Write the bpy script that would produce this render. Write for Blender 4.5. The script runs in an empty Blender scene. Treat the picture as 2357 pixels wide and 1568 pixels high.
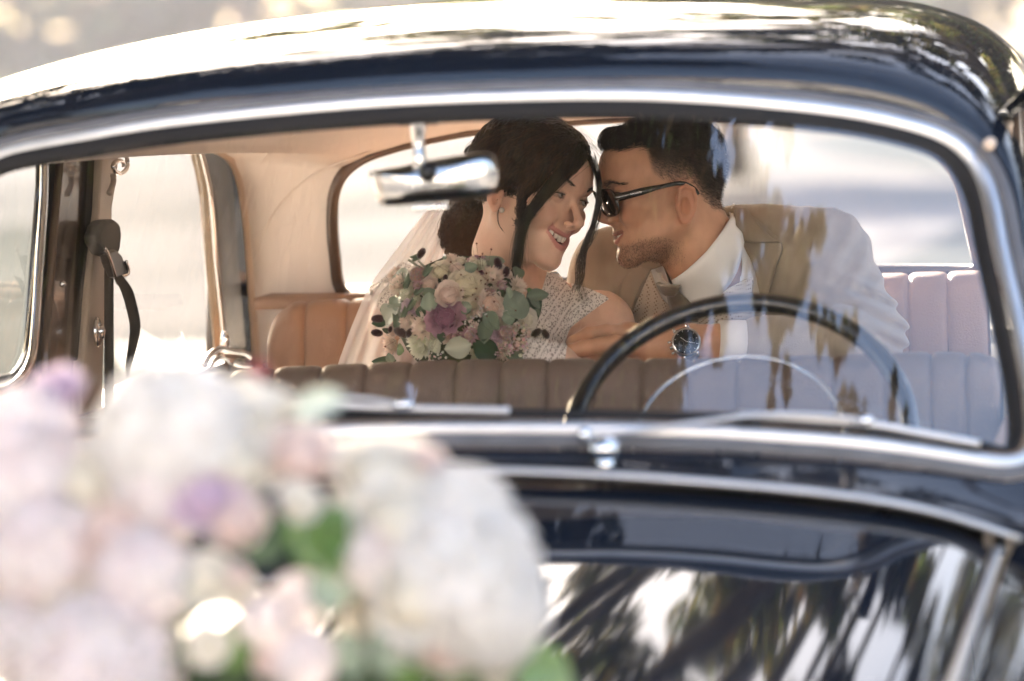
import bpy, bmesh, math, random
import numpy as np
from mathutils import Vector, Matrix, noise
random.seed(7); rng = np.random.default_rng(7)
SC = bpy.context.scene
COL = SC.collection
R = math.radians
# ------------------------------------------------------------------ camera
YAW, PITCH, ROLL, FOCAL = R(10.0), R(4.6), R(2.2), 135.0
CAM = np.array([0.889, -4.41, 1.45])
fwd = np.array([-math.sin(YAW)*math.cos(PITCH), math.cos(YAW)*math.cos(PITCH), -math.sin(PITCH)])
rt0 = np.array([math.cos(YAW), math.sin(YAW), 0.0]); up0 = np.cross(rt0, fwd)
RT = rt0*math.cos(ROLL) - up0*math.sin(ROLL); UP = up0*math.cos(ROLL) + rt0*math.sin(ROLL)
cd = bpy.data.cameras.new('camera'); cam = bpy.data.objects.new('camera', cd); COL.objects.link(cam)
m = Matrix.Identity(4)
for i in range(3):
    m[i][0], m[i][1], m[i][2], m[i][3] = RT[i], UP[i], -fwd[i], CAM[i]
cam.matrix_world = m
cd.lens = FOCAL; cd.sensor_width = 36; cd.clip_start = 0.05; cd.clip_end = 2000
cd.dof.use_dof = True; cd.dof.focus_distance = 5.72; cd.dof.aperture_fstop = 3.0
SC.camera = cam
# ------------------------------------------------------------------ light
SUN = Vector((-0.46, 0.80, 0.42)).normalized()      # towards the sun
w = bpy.data.worlds.new('World'); SC.world = w; w.use_nodes = True
nt = w.node_tree; bg = nt.nodes['Background']
sky = nt.nodes.new('ShaderNodeTexSky'); sky.sky_type = 'NISHITA'; sky.sun_disc = False
sky.sun_elevation = math.asin(SUN.z); sky.sun_rotation = math.atan2(SUN.x, SUN.y)
sky.air_density = 1.0; sky.dust_density = 5.0; sky.ozone_density = 1.0
nt.links.new(sky.outputs[0], bg.inputs[0]); bg.inputs[1].default_value = 0.15
sl = bpy.data.lights.new('sun', 'SUN'); sl.energy = 5.0; sl.angle = R(0.5); sl.color = (1, .91, .80)
so = bpy.data.objects.new('sun', sl); COL.objects.link(so)
so.rotation_euler = (-SUN).to_track_quat('-Z', 'Y').to_euler(); so.location = (0, 0, 12)
SC.view_settings.view_transform = 'Standard'; SC.view_settings.look = 'None'
SC.view_settings.exposure = 2.74; SC.view_settings.use_white_balance = True; SC.view_settings.white_balance_temperature = 6550; SC.view_settings.gamma = 1.0
SC.render.engine = 'CYCLES'
SC.cycles.use_denoising = True; SC.cycles.adaptive_threshold = .006; SC.cycles.max_bounces = 12; SC.cycles.transparent_max_bounces = 32
SC.cycles.diffuse_bounces = 5; SC.cycles.glossy_bounces = 5; SC.cycles.sample_clamp_indirect = 8

# ------------------------------------------------------------------ points
FP = 2357*FOCAL/36.0        # measurements are in a 2357 x 1568 picture
def ray(u, v):
    return fwd + (u-1178.5)/FP*RT + (784.0-v)/FP*UP
def P(u, v, Y):
    d = ray(u, v); return CAM + d*((Y-CAM[1])/d[1])
def PX(u, v, X):
    d = ray(u, v); return CAM + d*((X-CAM[0])/d[0])
def PS(u, v, fn, y0=0.0):
    Y = y0
    for _ in range(40):
        p = P(u, v, Y); Y = .5*Y + .5*fn(p[0], p[2])
    return P(u, v, Y)
def pxm(Y):                     # metres per display pixel at depth Y
    return (Y-CAM[1])/fwd[1]/FP
# ------------------------------------------------------------------ objects
def tag(o, label=None, cat=None, group=None, kind=None):
    if label: o['label'] = label
    if cat: o['category'] = cat
    if group: o['group'] = group
    if kind: o['kind'] = kind
    return o
def link(name, me, mt=None, parent=None):
    o = bpy.data.objects.new(name, me); COL.objects.link(o)
    if mt is not None and me is not None: me.materials.append(mt)
    if parent is not None:
        o.parent = parent
        wm = parent.matrix_world if False else None
    return o
def empty(name, loc=(0, 0, 0)):
    o = bpy.data.objects.new(name, None); COL.objects.link(o); o.location = loc
    o.empty_display_size = .1
    return o
def shift(me, parent):          # things have their Empty at their base: bring world coordinates into it
    off = Vector((0, 0, 0)); q = parent
    while q is not None: off += q.location; q = q.parent
    if off.length > 0: me.transform(Matrix.Translation(-off))
def mesh(name, V, F, mt=None, parent=None, smooth=True, sub=0, solid=0.0, bevel=0.0, col=None):
    me = bpy.data.meshes.new(name)
    me.from_pydata([tuple(map(float, p)) for p in V], [], [tuple(int(i) for i in f) for f in F])
    if parent is not None: shift(me, parent)
    me.update()
    if smooth: me.polygons.foreach_set('use_smooth', [True]*len(me.polygons))
    if col is not None: setcol(me, col)
    o = link(name, me, mt, parent)
    if solid:
        s = o.modifiers.new('s', 'SOLIDIFY'); s.thickness = solid; s.offset = 0
    if bevel:
        b = o.modifiers.new('b', 'BEVEL'); b.width = bevel; b.segments = 2; b.limit_method = 'ANGLE'; b.angle_limit = R(35)
    if sub:
        s = o.modifiers.new('u', 'SUBSURF'); s.levels = s.render_levels = sub
    return o
def setcol(me, col, name='Col'):
    a = me.color_attributes.new(name, 'FLOAT_COLOR', 'POINT')
    c = np.ones((len(me.vertices), 4), dtype=np.float32); c[:, :3] = np.asarray(col)[:, :3]
    a.data.foreach_set('color', c.ravel())
def grid(rows, close=False):
    rows = [list(r) for r in rows]; n = len(rows[0]); V = [p for r in rows for p in r]; F = []
    for i in range(len(rows)-1):
        for j in range(n if close else n-1):
            k = (j+1) % n
            F.append((i*n+j, i*n+k, (i+1)*n+k, (i+1)*n+j))
    return V, F
def cat_rom(pts, n=8, close=False):
    pts = [np.array(p, float) for p in pts]; N = len(pts); out = []
    rngi = range(N if close else N-1)
    for i in rngi:
        if close: a, b, c, d = pts[(i-1) % N], pts[i], pts[(i+1) % N], pts[(i+2) % N]
        else: a, b, c, d = pts[max(i-1, 0)], pts[i], pts[i+1], pts[min(i+2, N-1)]
        for k in range(n):
            t = k/n
            out.append(.5*((2*b)+(-a+c)*t+(2*a-5*b+4*c-d)*t*t+(-a+3*b-3*c+d)*t**3))
    if not close: out.append(pts[-1])
    return out
def resample(pts, n, close=False):
    pts = np.array(pts, float)
    if close: pts = np.vstack([pts, pts[:1]])
    s = np.r_[0, np.cumsum(np.linalg.norm(np.diff(pts, axis=0), axis=1))]
    t = np.linspace(0, s[-1], n+1 if close else n)
    if close: t = t[:-1]
    return [np.array([np.interp(x, s, pts[:, i]) for i in range(pts.shape[1])]) for x in t]
def tube_vf(path, rad, seg=10, close=False, cap=True, flat=1.0, upv=(0, 0, 1)):
    path = [np.array(p, float) for p in path]; n = len(path)
    if not hasattr(rad, '__len__'): rad = [rad]*n
    rows = []; prev = None
    for i, p in enumerate(path):
        if close: t = path[(i+1) % n]-path[i-1]
        else: t = path[min(i+1, n-1)]-path[max(i-1, 0)]
        t = t/(np.linalg.norm(t)+1e-12)
        if prev is None:
            a = np.array(upv, float)
            if abs(a@t) > .95: a = np.array((1., 0, 0))
        else: a = prev
        a = a-t*(a@t); a /= np.linalg.norm(a)+1e-12; b = np.cross(t, a); prev = a
        rows.append([p+rad[i]*(math.cos(x)*a*flat+math.sin(x)*b) for x in np.linspace(0, 2*math.pi, seg, endpoint=False)])
    V, F = grid(rows, True)
    if close:
        k = (n-1)*seg
        for j in range(seg): F.append((k+j, k+(j+1) % seg, (j+1) % seg, j))
    elif cap:
        F.append(tuple(range(seg))[::-1]); F.append(tuple((n-1)*seg+j for j in range(seg)))
    return V, F
def tube(name, path, rad, mt, parent=None, seg=10, close=False, flat=1.0, upv=(0, 0, 1), **k):
    V, F = tube_vf(path, rad, seg, close, True, flat, upv); return mesh(name, V, F, mt, parent, **k)
def join_vf(parts):
    V, F = [], []
    for v, f in parts:
        o = len(V); V += list(v); F += [tuple(i+o for i in q) for q in f]
    return V, F
def box_vf(c, s, Rm=None):
    V = []
    for x in (-.5, .5):
        for y in (-.5, .5):
            for z in (-.5, .5):
                p = np.array((x*s[0], y*s[1], z*s[2]))
                if Rm is not None: p = Rm@p
                V.append(p+np.array(c))
    return V, [(0, 1, 3, 2), (4, 6, 7, 5), (0, 4, 5, 1), (2, 3, 7, 6), (0, 2, 6, 4), (1, 5, 7, 3)]
def ball_vf(c, r, Rm=None, nu=14, nv=9):
    rows = []; r = np.array(r if hasattr(r, '__len__') else (r, r, r), float)
    for i in range(nv+1):
        th = math.pi*i/nv
        row = []
        for j in range(nu):
            ph = 2*math.pi*j/nu
            p = r*np.array((math.sin(th)*math.cos(ph), math.sin(th)*math.sin(ph), math.cos(th)))
            if Rm is not None: p = Rm@p
            row.append(np.array(c)+p)
        rows.append(row)
    return grid(rows, True)
def plate(name, uv, X, th, mt, parent, bevel=.002, axis='x', smooth=False):
    """prism with an outline measured on the plane x = X (or y = X), thickness going away from the cabin"""
    f = PX if axis == 'x' else P
    a = [f(u, v, X) for u, v in uv]; d = np.array((th, 0, 0)) if axis == 'x' else np.array((0, th, 0))
    b = [p+d for p in a]; n = len(a)
    F = [tuple(range(n)), tuple(range(2*n-1, n-1, -1))]+[(i, n+i, n+(i+1) % n, (i+1) % n) for i in range(n)]
    o = mesh(name, a+b, F, mt, parent, smooth=smooth, bevel=bevel)
    return o
# ------------------------------------------------------------------ materials
def mat(name, c, rough=.5, metal=0, coat=0, spec=.5, bump=0, bscale=200, var=0, vscale=20, sub=0, subr=(1, .3, .2), trans=0, sheen=0, attr=None, c2=None, aniso=None, detail=4, coatr=.03):
    m = bpy.data.materials.new(name); m.use_nodes = True; nt = m.node_tree; b = nt.nodes['Principled BSDF']
    I = b.inputs
    I['Base Color'].default_value = (*c, 1); I['Roughness'].default_value = rough; I['Metallic'].default_value = metal
    I['Coat Weight'].default_value = coat; I['Coat Roughness'].default_value = coatr; I['Specular IOR Level'].default_value = spec
    if sheen: I['Sheen Weight'].default_value = sheen; I['Sheen Roughness'].default_value = .4
    if sub:
        I['Subsurface Weight'].default_value = sub; I['Subsurface Radius'].default_value = subr; I['Subsurface Scale'].default_value = .012
    if trans: I['Transmission Weight'].default_value = trans
    tc = nt.nodes.new('ShaderNodeTexCoord')
    src = None
    if attr:
        a = nt.nodes.new('ShaderNodeAttribute'); a.attribute_name = attr; src = a.outputs['Color']
        nt.links.new(src, I['Base Color'])
    if var:
        n = nt.nodes.new('ShaderNodeTexNoise'); n.inputs['Scale'].default_value = vscale; n.inputs['Detail'].default_value = detail
        nt.links.new(tc.outputs['Object'], n.inputs['Vector'])
        mx = nt.nodes.new('ShaderNodeMix'); mx.data_type = 'RGBA'
        mr = nt.nodes.new('ShaderNodeMapRange'); mr.inputs[1].default_value = .3; mr.inputs[2].default_value = .7
        nt.links.new(n.outputs['Fac'], mr.inputs[0]); nt.links.new(mr.outputs[0], mx.inputs['Factor'])
        if attr:
            mu = nt.nodes.new('ShaderNodeMix'); mu.data_type = 'RGBA'; mu.blend_type = 'MULTIPLY'; mu.inputs['Factor'].default_value = 1
            mx.inputs['A'].default_value = (1-var, 1-var, 1-var, 1); mx.inputs['B'].default_value = (1+var*.5, 1+var*.5, 1+var*.5, 1)
            nt.links.new(src, mu.inputs['A']); nt.links.new(mx.outputs['Result'], mu.inputs['B']); nt.links.new(mu.outputs['Result'], I['Base Color'])
        else:
            d = c2 if c2 else tuple(x*(1-var) for x in c)
            mx.inputs['A'].default_value = (*d, 1); mx.inputs['B'].default_value = (*c, 1)
            nt.links.new(mx.outputs['Result'], I['Base Color'])
    if bump:
        n = nt.nodes.new('ShaderNodeTexNoise'); n.inputs['Scale'].default_value = bscale; n.inputs['Detail'].default_value = 3
        nt.links.new(tc.outputs['Object'], n.inputs['Vector'])
        bp = nt.nodes.new('ShaderNodeBump'); bp.inputs['Strength'].default_value = bump; bp.inputs['Distance'].default_value = .002
        nt.links.new(n.outputs['Fac'], bp.inputs['Height']); nt.links.new(bp.outputs[0], I['Normal'])
    return m
def glass_mat(name, ior=1.5, lo=.04, gain=1.0, tint=(1, 1, 1), rough=0.0):
    m = bpy.data.materials.new(name); m.use_nodes = True; nt = m.node_tree
    nt.nodes.remove(nt.nodes['Principled BSDF']); out = nt.nodes['Material Output']
    t = nt.nodes.new('ShaderNodeBsdfTransparent'); t.inputs[0].default_value = (*tint, 1)
    g = nt.nodes.new('ShaderNodeBsdfGlossy'); g.inputs['Roughness'].default_value = rough
    lw = nt.nodes.new('ShaderNodeLayerWeight'); lw.inputs[0].default_value = .5
    fr = nt.nodes.new('ShaderNodeMath'); fr.operation = 'POWER'; fr.inputs[1].default_value = 5; nt.links.new(lw.outputs['Facing'], fr.inputs[0])
    mr = nt.nodes.new('ShaderNodeMath'); mr.operation = 'MULTIPLY_ADD'; mr.inputs[1].default_value = gain; mr.inputs[2].default_value = lo; mr.use_clamp = True
    mx = nt.nodes.new('ShaderNodeMixShader')
    nt.links.new(fr.outputs[0], mr.inputs[0]); nt.links.new(mr.outputs[0], mx.inputs[0]); nt.links.new(t.outputs[0], mx.inputs[1]); nt.links.new(g.outputs[0], mx.inputs[2])
    nt.links.new(mx.outputs[0], out.inputs[0]); return m
M = {}
M['paint'] = mat('black car paint', (.006, .009, .016), .03, coat=.0, spec=.5)
M['chrome'] = mat('chrome', (.78, .78, .78), .12, 1, var=.08, vscale=40)
M['chrome_satin'] = mat('polished alloy trim', (.58, .58, .59), .46, 1, var=.1, vscale=30)
M['rubber'] = mat('rubber seal', (.014, .013, .013), .7, bump=.3, bscale=300, spec=.2)
M['rubberg'] = mat('weathered rubber', (.11, .11, .12), .6, bump=.2, bscale=200, var=.3)
M['lining'] = mat('beige headlining cloth', (.80, .72, .64), .85, bump=.35, bscale=500, var=.07, vscale=9)
M['piping'] = mat('cream piping', (.62, .49, .38), .7, bump=.3, bscale=300, var=.1)
M['leather'] = mat('brown leather', (.20, .14, .105), .42, bump=1, bscale=420, var=.18, vscale=14, spec=.5)
M['leather_tan'] = mat('tan leather', (.36, .21, .13), .42, bump=.8, bscale=420, var=.14, vscale=12)
M['pillar'] = mat('brown varnished pillar', (.10, .065, .045), .25, var=.3, vscale=8, coat=.5)
M['pillarm'] = mat('bronze window frame', (.30, .235, .17), .22, .8, var=.4, vscale=12)
M['pillarb'] = mat('beige pillar trim', (.45, .38, .31), .4, .2, var=.2, vscale=10)
M['black'] = mat('black plastic', (.015, .014, .014), .3, bump=.1)
M['webbing'] = mat('belt webbing', (.05, .048, .042), .7, bump=.6, bscale=900, var=.2)
M['bakelite'] = mat('dark bakelite', (.018, .015, .013), .18, coat=.6)
M['glass'] = glass_mat('window glass', 1.5, .06, .9)
M['windscreen'] = glass_mat('windscreen glass', 1.52, .205, .75)
# ================================================================== car
car = tag(empty('vintage_car', (0, .6, 0)), 'black vintage saloon with chrome windscreen trim, beige lining and leather bench seats', 'car')
WX = .72
def Sws(x, z):
    return -.17 + (z-1.0)*.90 + .24*(abs(x)/WX)**2.4
half = [(960, 984), (1100, 983), (1380, 985), (1532, 989), (1700, 995), (1960, 1014), (2150, 1038), (2290, 1060), (2345, 1060), (2376, 1035), (2382, 970), (2368, 857),
        (2339, 714), (2306, 571), (2275, 425), (2215, 335), (2103, 286), (1889, 246), (1532, 217), (1200, 217)]
left_top = [(825, 234), (421, 273), (200, 308), (0, 349)]
H3 = [PS(u, v, Sws) for u, v in half]; L3 = [PS(u, v, Sws) for u, v in left_top]
# mirrored corner and bottom
mir = [np.array((-p[0], p[1], p[2])) for p in H3]
zoff = L3[-1][2]-np.interp(-L3[-1][0], [H3[19][0], H3[18][0], H3[17][0], H3[16][0], H3[15][0], H3[14][0]], [H3[19][2], H3[18][2], H3[17][2], H3[16][2], H3[15][2], H3[14][2]])
mirtail = [p for p in mir[::-1] if p[0] < L3[-1][0]-.03 or p[2] < 1.2]
trim = H3+L3+mirtail[:]
trim = resample(cat_rom(trim, 8, True), 260, True)
trim = [np.array((p[0], Sws(p[0], p[2]), p[2])) for p in trim]
for _ in range(2): trim = [(trim[i-1]+2*trim[i]+trim[(i+1) % 260])/4 for i in range(260)]
tc = np.array((0, 0, 1.19)); tc[1] = Sws(tc[0], tc[2])
def radial(p, k, dy=0):
    """point pushed outward from the screen's centre by k metres in the screen's surface"""
    q = p.copy(); c = tc.copy()
    i = None
    d = q-c; n = d/np.linalg.norm(d)
    return q+n*k+np.array((0, dy, 0))
def normals2d(T):
    n = len(T); out = []
    for i in range(n):
        t = T[(i+1) % n]-T[i-1]; t /= np.linalg.norm(t)
        s = np.array((0, -.74, .67)); o = np.cross(t, s)
        if o@(T[i]-tc) < 0: o = -o
        out.append(o/np.linalg.norm(o))
    return out
TN = normals2d(trim)
SN = np.array((0, -.74, .67))
def band(name, k0, k1, h0, h1, mt, n=6, bulge=.0, parent=car):
    rows = []
    for a in range(n+1):
        t = a/n; k = k0+(k1-k0)*t; h = h0+(h1-h0)*t+bulge*math.sin(math.pi*t)
        rows.append([p+o*k+SN*h for p, o in zip(trim, TN)])
    V, F = grid(rows, True); return mesh(name, V, F, mt, parent)
band('windscreen_trim', -.011, .011, -.002, -.002, M['chrome_satin'], 10, .008)
band('windscreen_seal', -.033, -.012, -.010, .001, M['rubber'], 4, .003)
band('outer_seal', .009, .026, .0, -.004, M['rubberg'], 4, .006)
# inner windscreen header: the dark edge seen above the glass
rows = []
N = 260
gl = [p+o*-.03-SN*.004 for p, o in zip(trim, TN)]
for t in np.linspace(0, 1, 26):
    row = []
    for p in gl:
        q = tc+(p-tc)*t; row.append(np.array((q[0], Sws(q[0], q[2])+.004, q[2])))
    rows.append(row)
V, F = grid(rows, True); wsg = mesh('windscreen', V, F, M['windscreen'], car)
# roof shell: from the screen surround back over the crest
sil = [(2450, 1075), (2452, 900), (2452, 600), (2440, 400), (2418, 265), (2385, 180), (2325, 100), (2255, 50), (2180, 22), (2040, -4), (1750, -14), (1500, -16), (1200, -10), (825, 20), (481, 68), (240, 122), (0, 198), (-160, 262)]
B3 = [P(u, v, .9) for u, v in sil]
mB = [np.array((-p[0], p[1], p[2])) for p in B3]
tail = [p for p in mB[:10][::-1] if p[0] < B3[-1][0]-.02]
Bc = cat_rom(B3+tail, 8)
outer = [p+o*.026-SN*.004 for p, o in zip(trim, TN)]
# start at the lower right corner and go counter-clockwise over the top to the lower left corner
ang = [math.atan2(p[2]-1.15, p[0]) for p in outer]
i0 = min(range(N), key=lambda i: (abs(outer[i][0]-.735)+abs(outer[i][2]-.985)))
i1 = min(range(N), key=lambda i: (abs(outer[i][0]+.735)+abs(outer[i][2]-.985)))
seq = []
i = i0
while i != i1: seq.append(i); i = (i+1) % N
seq.append(i1)
A3 = [outer[i] for i in seq]
bang = np.array([math.atan2((p[2]-1.0)*1.6, p[0]) for p in Bc])
Bn = []
for p in A3:
    a = math.atan2((p[2]-.985)*1.6+.02, p[0]); k = np.interp(a, bang, np.arange(len(Bc)))
    j = int(min(len(Bc)-2, math.floor(k))); Bn.append(Bc[j]+(Bc[j+1]-Bc[j])*(k-j))
for _ in range(6): Bn = [Bn[0]]+[(Bn[i-1]+2*Bn[i]+Bn[i+1])/4 for i in range(1, len(Bn)-1)]+[Bn[-1]]
rows = []
for t in np.linspace(0, 1, 26):
    s_, c_ = math.sin(t*math.pi/2), 1-math.cos(t*math.pi/2)
    row = []
    for a, b in zip(A3, Bn):
        row.append(np.array((a[0]+(b[0]-a[0])*s_**.9, a[1]+(b[1]-a[1])*c_, a[2]+(b[2]-a[2])*s_**.9)))
    rows.append(row)
for Y, kx, dz in ((1.3, .995, -.012), (1.65, .96, -.05), (1.9, .90, -.11), (2.0, .86, -.17)):
    rows.append([np.array((b[0]*kx, Y, b[2]+dz*(1 if b[2] > 1.3 else .4))) for b in Bn])
# the side of the roof stops at the drip rail: side windows lie below it
V, F = grid(rows); V = [np.array(v) for v in V]
F = [f for f in F if not (np.mean([V[i][1] for i in f]) > .34 and np.mean([V[i][2] for i in f]) < 1.325)]
roof = mesh('roof', V, F, M['paint'], car, solid=.0)
# cowl and bonnet
bon_edge = [(-500, 1120), (0, 1098), (500, 1085), (1050, 1087), (1400, 1100), (1700, 1122), (2000, 1152), (2200, 1192), (2335, 1242), (2420, 1300)]
def Ybe(x, z): return -.36+.20*(abs(x)/.7)**2.5
E3 = [PS(u, v, Ybe, -.36) for u, v in bon_edge]
xs = np.array([p[0] for p in E3]); zs = np.array([p[2] for p in E3])
# symmetric height profile of the bonnet's rear edge
ez = lambda x: float(np.interp(abs(x), xs[xs > 0], zs[xs > 0])) if abs(x) > .02 else float(zs[xs > 0][0])
XX = np.linspace(-.70, .70, 71)
zsym = np.array([ez(x) for x in XX])
for _ in range(10): zsym[1:-1] = (zsym[:-2]+2*zsym[1:-1]+zsym[2:])/4
edge = [np.array((x, Ybe(x, 0), z)) for x, z in zip(XX, zsym)]
base = [i for i in range(N) if outer[i][2] < 1.03]
bl = sorted([outer[i] for i in base], key=lambda p: p[0])
bx = np.array([p[0] for p in bl]); by = np.array([p[1] for p in bl]); bz = np.array([p[2] for p in bl])
cow = []
for t in np.linspace(0, 1, 9):
    row = []
    for e in edge:
        x = e[0]*1.04; w0 = np.array((x, np.interp(x, bx, by), np.interp(x, bx, bz)-.002))
        q = w0+(e-w0)*t; q[2] -= .022*math.sin(math.pi*t); row.append(q)
    rows_ = row; cow.append(row)
V, F = grid(cow); mesh('cowl', V, F, M['paint'], car)
tube('bonnet_edge_trim', [e+np.array((0, -.004, .004)) for e in edge], .0075, M['chrome_satin'], car, seg=8, flat=.6)
def bonnet_pt(x, k):
    """k 0..1 from the rear edge forward"""
    e = np.array((x, Ybe(x, 0), np.interp(x, XX, zsym)))
    L = 1.25
    wx = 1-.13*k
    y = e[1]*(1-k)+(-.36-L)*k+0.0
    z = e[2]-.012-.24*k-.01*k*k
    xx = x*wx
    r = abs(x)/.70
    z += .012*math.exp(-(xx/.14)**2)*min(1, k*2)            # centre ridge
    z -= .010*math.exp(-((abs(xx)-.40)/.16)**2)*min(1, k*1.5)   # hollows beside the wings
    z -= .02*max(0, (r-.9)/.1)**2
    return np.array((xx, y-.006, z))
rows = [[bonnet_pt(x, k) for x in np.linspace(-.67, .67, 91)] for k in np.linspace(0, 1, 60)]
V, F = grid(rows); mesh('bonnet', V, F, M['paint'], car)
for s in (-1, 1):
    pth = [bonnet_pt(s*.675, k)+np.array((s*.004, 0, .006)) for k in np.linspace(0, 1, 40)]
    tube('bonnet_side_trim', pth, .006, M['chrome_satin'], car, seg=8, flat=.5)
    rows = []
    for k in np.linspace(-.35, 1.0, 40):
        b = bonnet_pt(s*.675, max(0, k)); 
        if k < 0: b = b+np.array((s*.03*-k/.35, -k*1.25, .03*-k/.35))
        row = []
        for a in np.linspace(0, 1, 14):
            th = a*math.pi/2
            row.append(b+np.array((s*(.012+.27*math.sin(th*.98)), 0, -.03*math.sin(min(1, a*4)*math.pi)-.55*(1-math.cos(th))-.01)))
        rows.append(row)
    V, F = grid(rows); mesh('wing', V, F, M['paint'], car)
# nose panel, flanks and underside keep the body solid from other viewpoints
mesh('nose_panel', *grid([[bonnet_pt(x, 1)+np.array((0, -.10*math.sin(t*1.5), -.5*t-.1*t*t)) for x in np.linspace(-.67, .67, 31)] for t in np.linspace(0, 1, 10)]), M['paint'], car)
for s in (-1, 1):
    rows = []
    for y in np.linspace(.02, 2.6, 30):
        tk = max(0, y-1.9)
        rows.append([np.array((s*(.735+.13*math.sin(a*math.pi*.6)-tk*.12), y, .93-.62*a-tk*.05)) for a in np.linspace(0, 1, 10)])
    V, F = grid(rows); mesh('door_skin', V, F, M['paint'], car)
mesh('floor_pan', [(-.7, -.2, .34), (.7, -.2, .34), (.7, 2.6, .34), (-.7, 2.6, .34)], [(0, 1, 2, 3)], M['black'], car, solid=.02)
mesh('boot_lid', *grid([[np.array((x*(1-.1*t), 2.02+.7*t, .93-.02*abs(x)**2-.05*t-.25*t*t)) for x in np.linspace(-.72, .72, 21)] for t in np.linspace(0, 1, 10)]), M['paint'], car)
mesh('dashboard', *grid([[np.array((x, Ybe(x, 0)+.26+.30*t, .925-.03*t*t-(.12 if t > .95 else 0))) for x in np.linspace(-.66, .66, 31)] for t in np.linspace(0, 1, 12)]), M['black'], car)

# ---------------- interior: headlining between rear window and screen header
rimL = [(835, 684), (800, 682), (779, 655), (772, 600), (766, 540), (766, 470), (776, 425), (800, 390), (850, 358)]
rimT = [(950, 328), (1080, 302), (1250, 283), (1400, 272), (1550, 268), (1700, 268), (1850, 276), (2000, 292)]
rimR = [(2100, 318), (2160, 352), (2200, 400), (2222, 470), (2240, 550), (2254, 612), (2235, 622)]
def Yrw(x, z): return 1.98-.55*(z-1.0)-.25*(abs(x)/.6)**2.5*1.0+.0
rim3 = [PS(u, v, Yrw, 1.8) for u, v in rimL+rimT+rimR]
piping = [(600, 880), (592, 845), (583, 720), (575, 600), (566, 500), (553, 420), (530, 366), (480, 337), (430, 331), (290, 339), (150, 358), (0, 384), (-150, 412)]
PL = -.66
pip3 = [PX(u, v, PL) for u, v in piping]
pz = [p[2] for p in pip3]
pipr = [np.array((-p[0]+.0, p[1], p[2])) for p in pip3]
LLn = 7
headL = pip3[-1]; headR = pipr[-1]
def hdr(t):
    x = headL[0]+(headR[0]-headL[0])*t
    return np.array((x, .26+.12*abs(x/.66)**2.4, headL[2]+(.085)*math.sin(math.pi*t)**.8))
rA = resample(rim3[:8], 24); rB = resample(rim3[7:9], 14); rC = resample(rim3[8:17], 50); rD = resample(rim3[16:18], 14); rE = resample(rim3[17:], 24)
qA = resample(cat_rom(pip3[1:7], 6), 24); qB = resample(cat_rom(pip3[6:], 6), 14); qC = [hdr(t) for t in np.linspace(0, 1, 50)]
qD = [np.array((-p[0], p[1], p[2])) for p in qB[::-1]]; qE = [np.array((-p[0], p[1], p[2])) for p in qA[::-1]]
inn = rA+rB[1:]+rC[1:]+rD[1:]+rE[1:]; out = qA+qB[1:]+qC[1:]+qD[1:]+qE[1:]
rows = []
for t in np.linspace(0, 1, 22):
    row = []
    for a, b in zip(inn, out):
        q = a+(b-a)*t
        bul = math.sin(math.pi*t)
        n = np.array((q[0]*1.0, 0, (q[2]-1.15)*2.2)); n /= np.linalg.norm(n)+1e-9
        q = q+n*bul*.035*min(1, np.linalg.norm(b-a)/.4)
        row.append(q)
    rows.append(row)
V, F = grid(rows)
mesh('headlining', V, F, M['lining'], car)
tube('door_piping', cat_rom(pip3, 6), .0075, M['piping'], car, seg=8)
tube('door_piping', cat_rom([np.array((-p[0], p[1], p[2])) for p in pip3], 6), .0075, M['piping'], car, seg=8)
# sewn seams in the headlining
for uvs in ([(585, 605), (612, 520), (655, 455), (715, 405), (800, 368), (860, 345)], [(520, 350), (540, 335), (552, 318), (556, 300)], [(560, 500), (575, 430), (600, 372), (640, 330), (690, 305)]):
    pts = []
    for u, v in uvs:
        # nearest place on the lining along the view ray
        d = ray(u, v); VV = np.array(V)-CAM; k = (VV@d)/(d@d); dist = np.linalg.norm(VV-k[:, None]*d, axis=1)
        idx = np.argsort(dist)[:4]; kk = np.average(k[idx], weights=1/(dist[idx]+1e-4)); pts.append(CAM+d*(kk-.004))
    tube('lining_seam', cat_rom(pts, 6), .0016, M['lining'], car, seg=6)
# rear window: seal and glass
rwl = resample(cat_rom(rim3, 6), 120)
zb = rim3[0][2]
bot = [rwl[-1]+(rwl[0]-rwl[-1])*t for t in np.linspace(0, 1, 30)[1:-1]]
bot = [np.array((p[0], Yrw(p[0], p[2]), p[2])) for p in bot]
loop = rwl+bot
rw = tube('rear_window_seal', loop, .0105, M['pillar'], car, seg=8, close=True)
c = np.mean(loop, axis=0)
rows = []
for t in np.linspace(0, 1, 12):
    row = []
    for p in loop:
        q = c+(p-c)*t; row.append(np.array((q[0], Yrw(q[0], q[2])+.006, q[2])))
    rows.append(row)
V, F = grid(rows, True); mesh('rear_window', V, F, M['glass'], car)
# parcel shelf and panel under the rear window
mesh('parcel_shelf', *grid([[np.array((x, y, 1.02-.01*(y-1.7))) for x in np.linspace(-.62, .62, 9)] for y in (1.72, 1.85, 2.05)]), M['leather_tan'], car, solid=.02)

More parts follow.
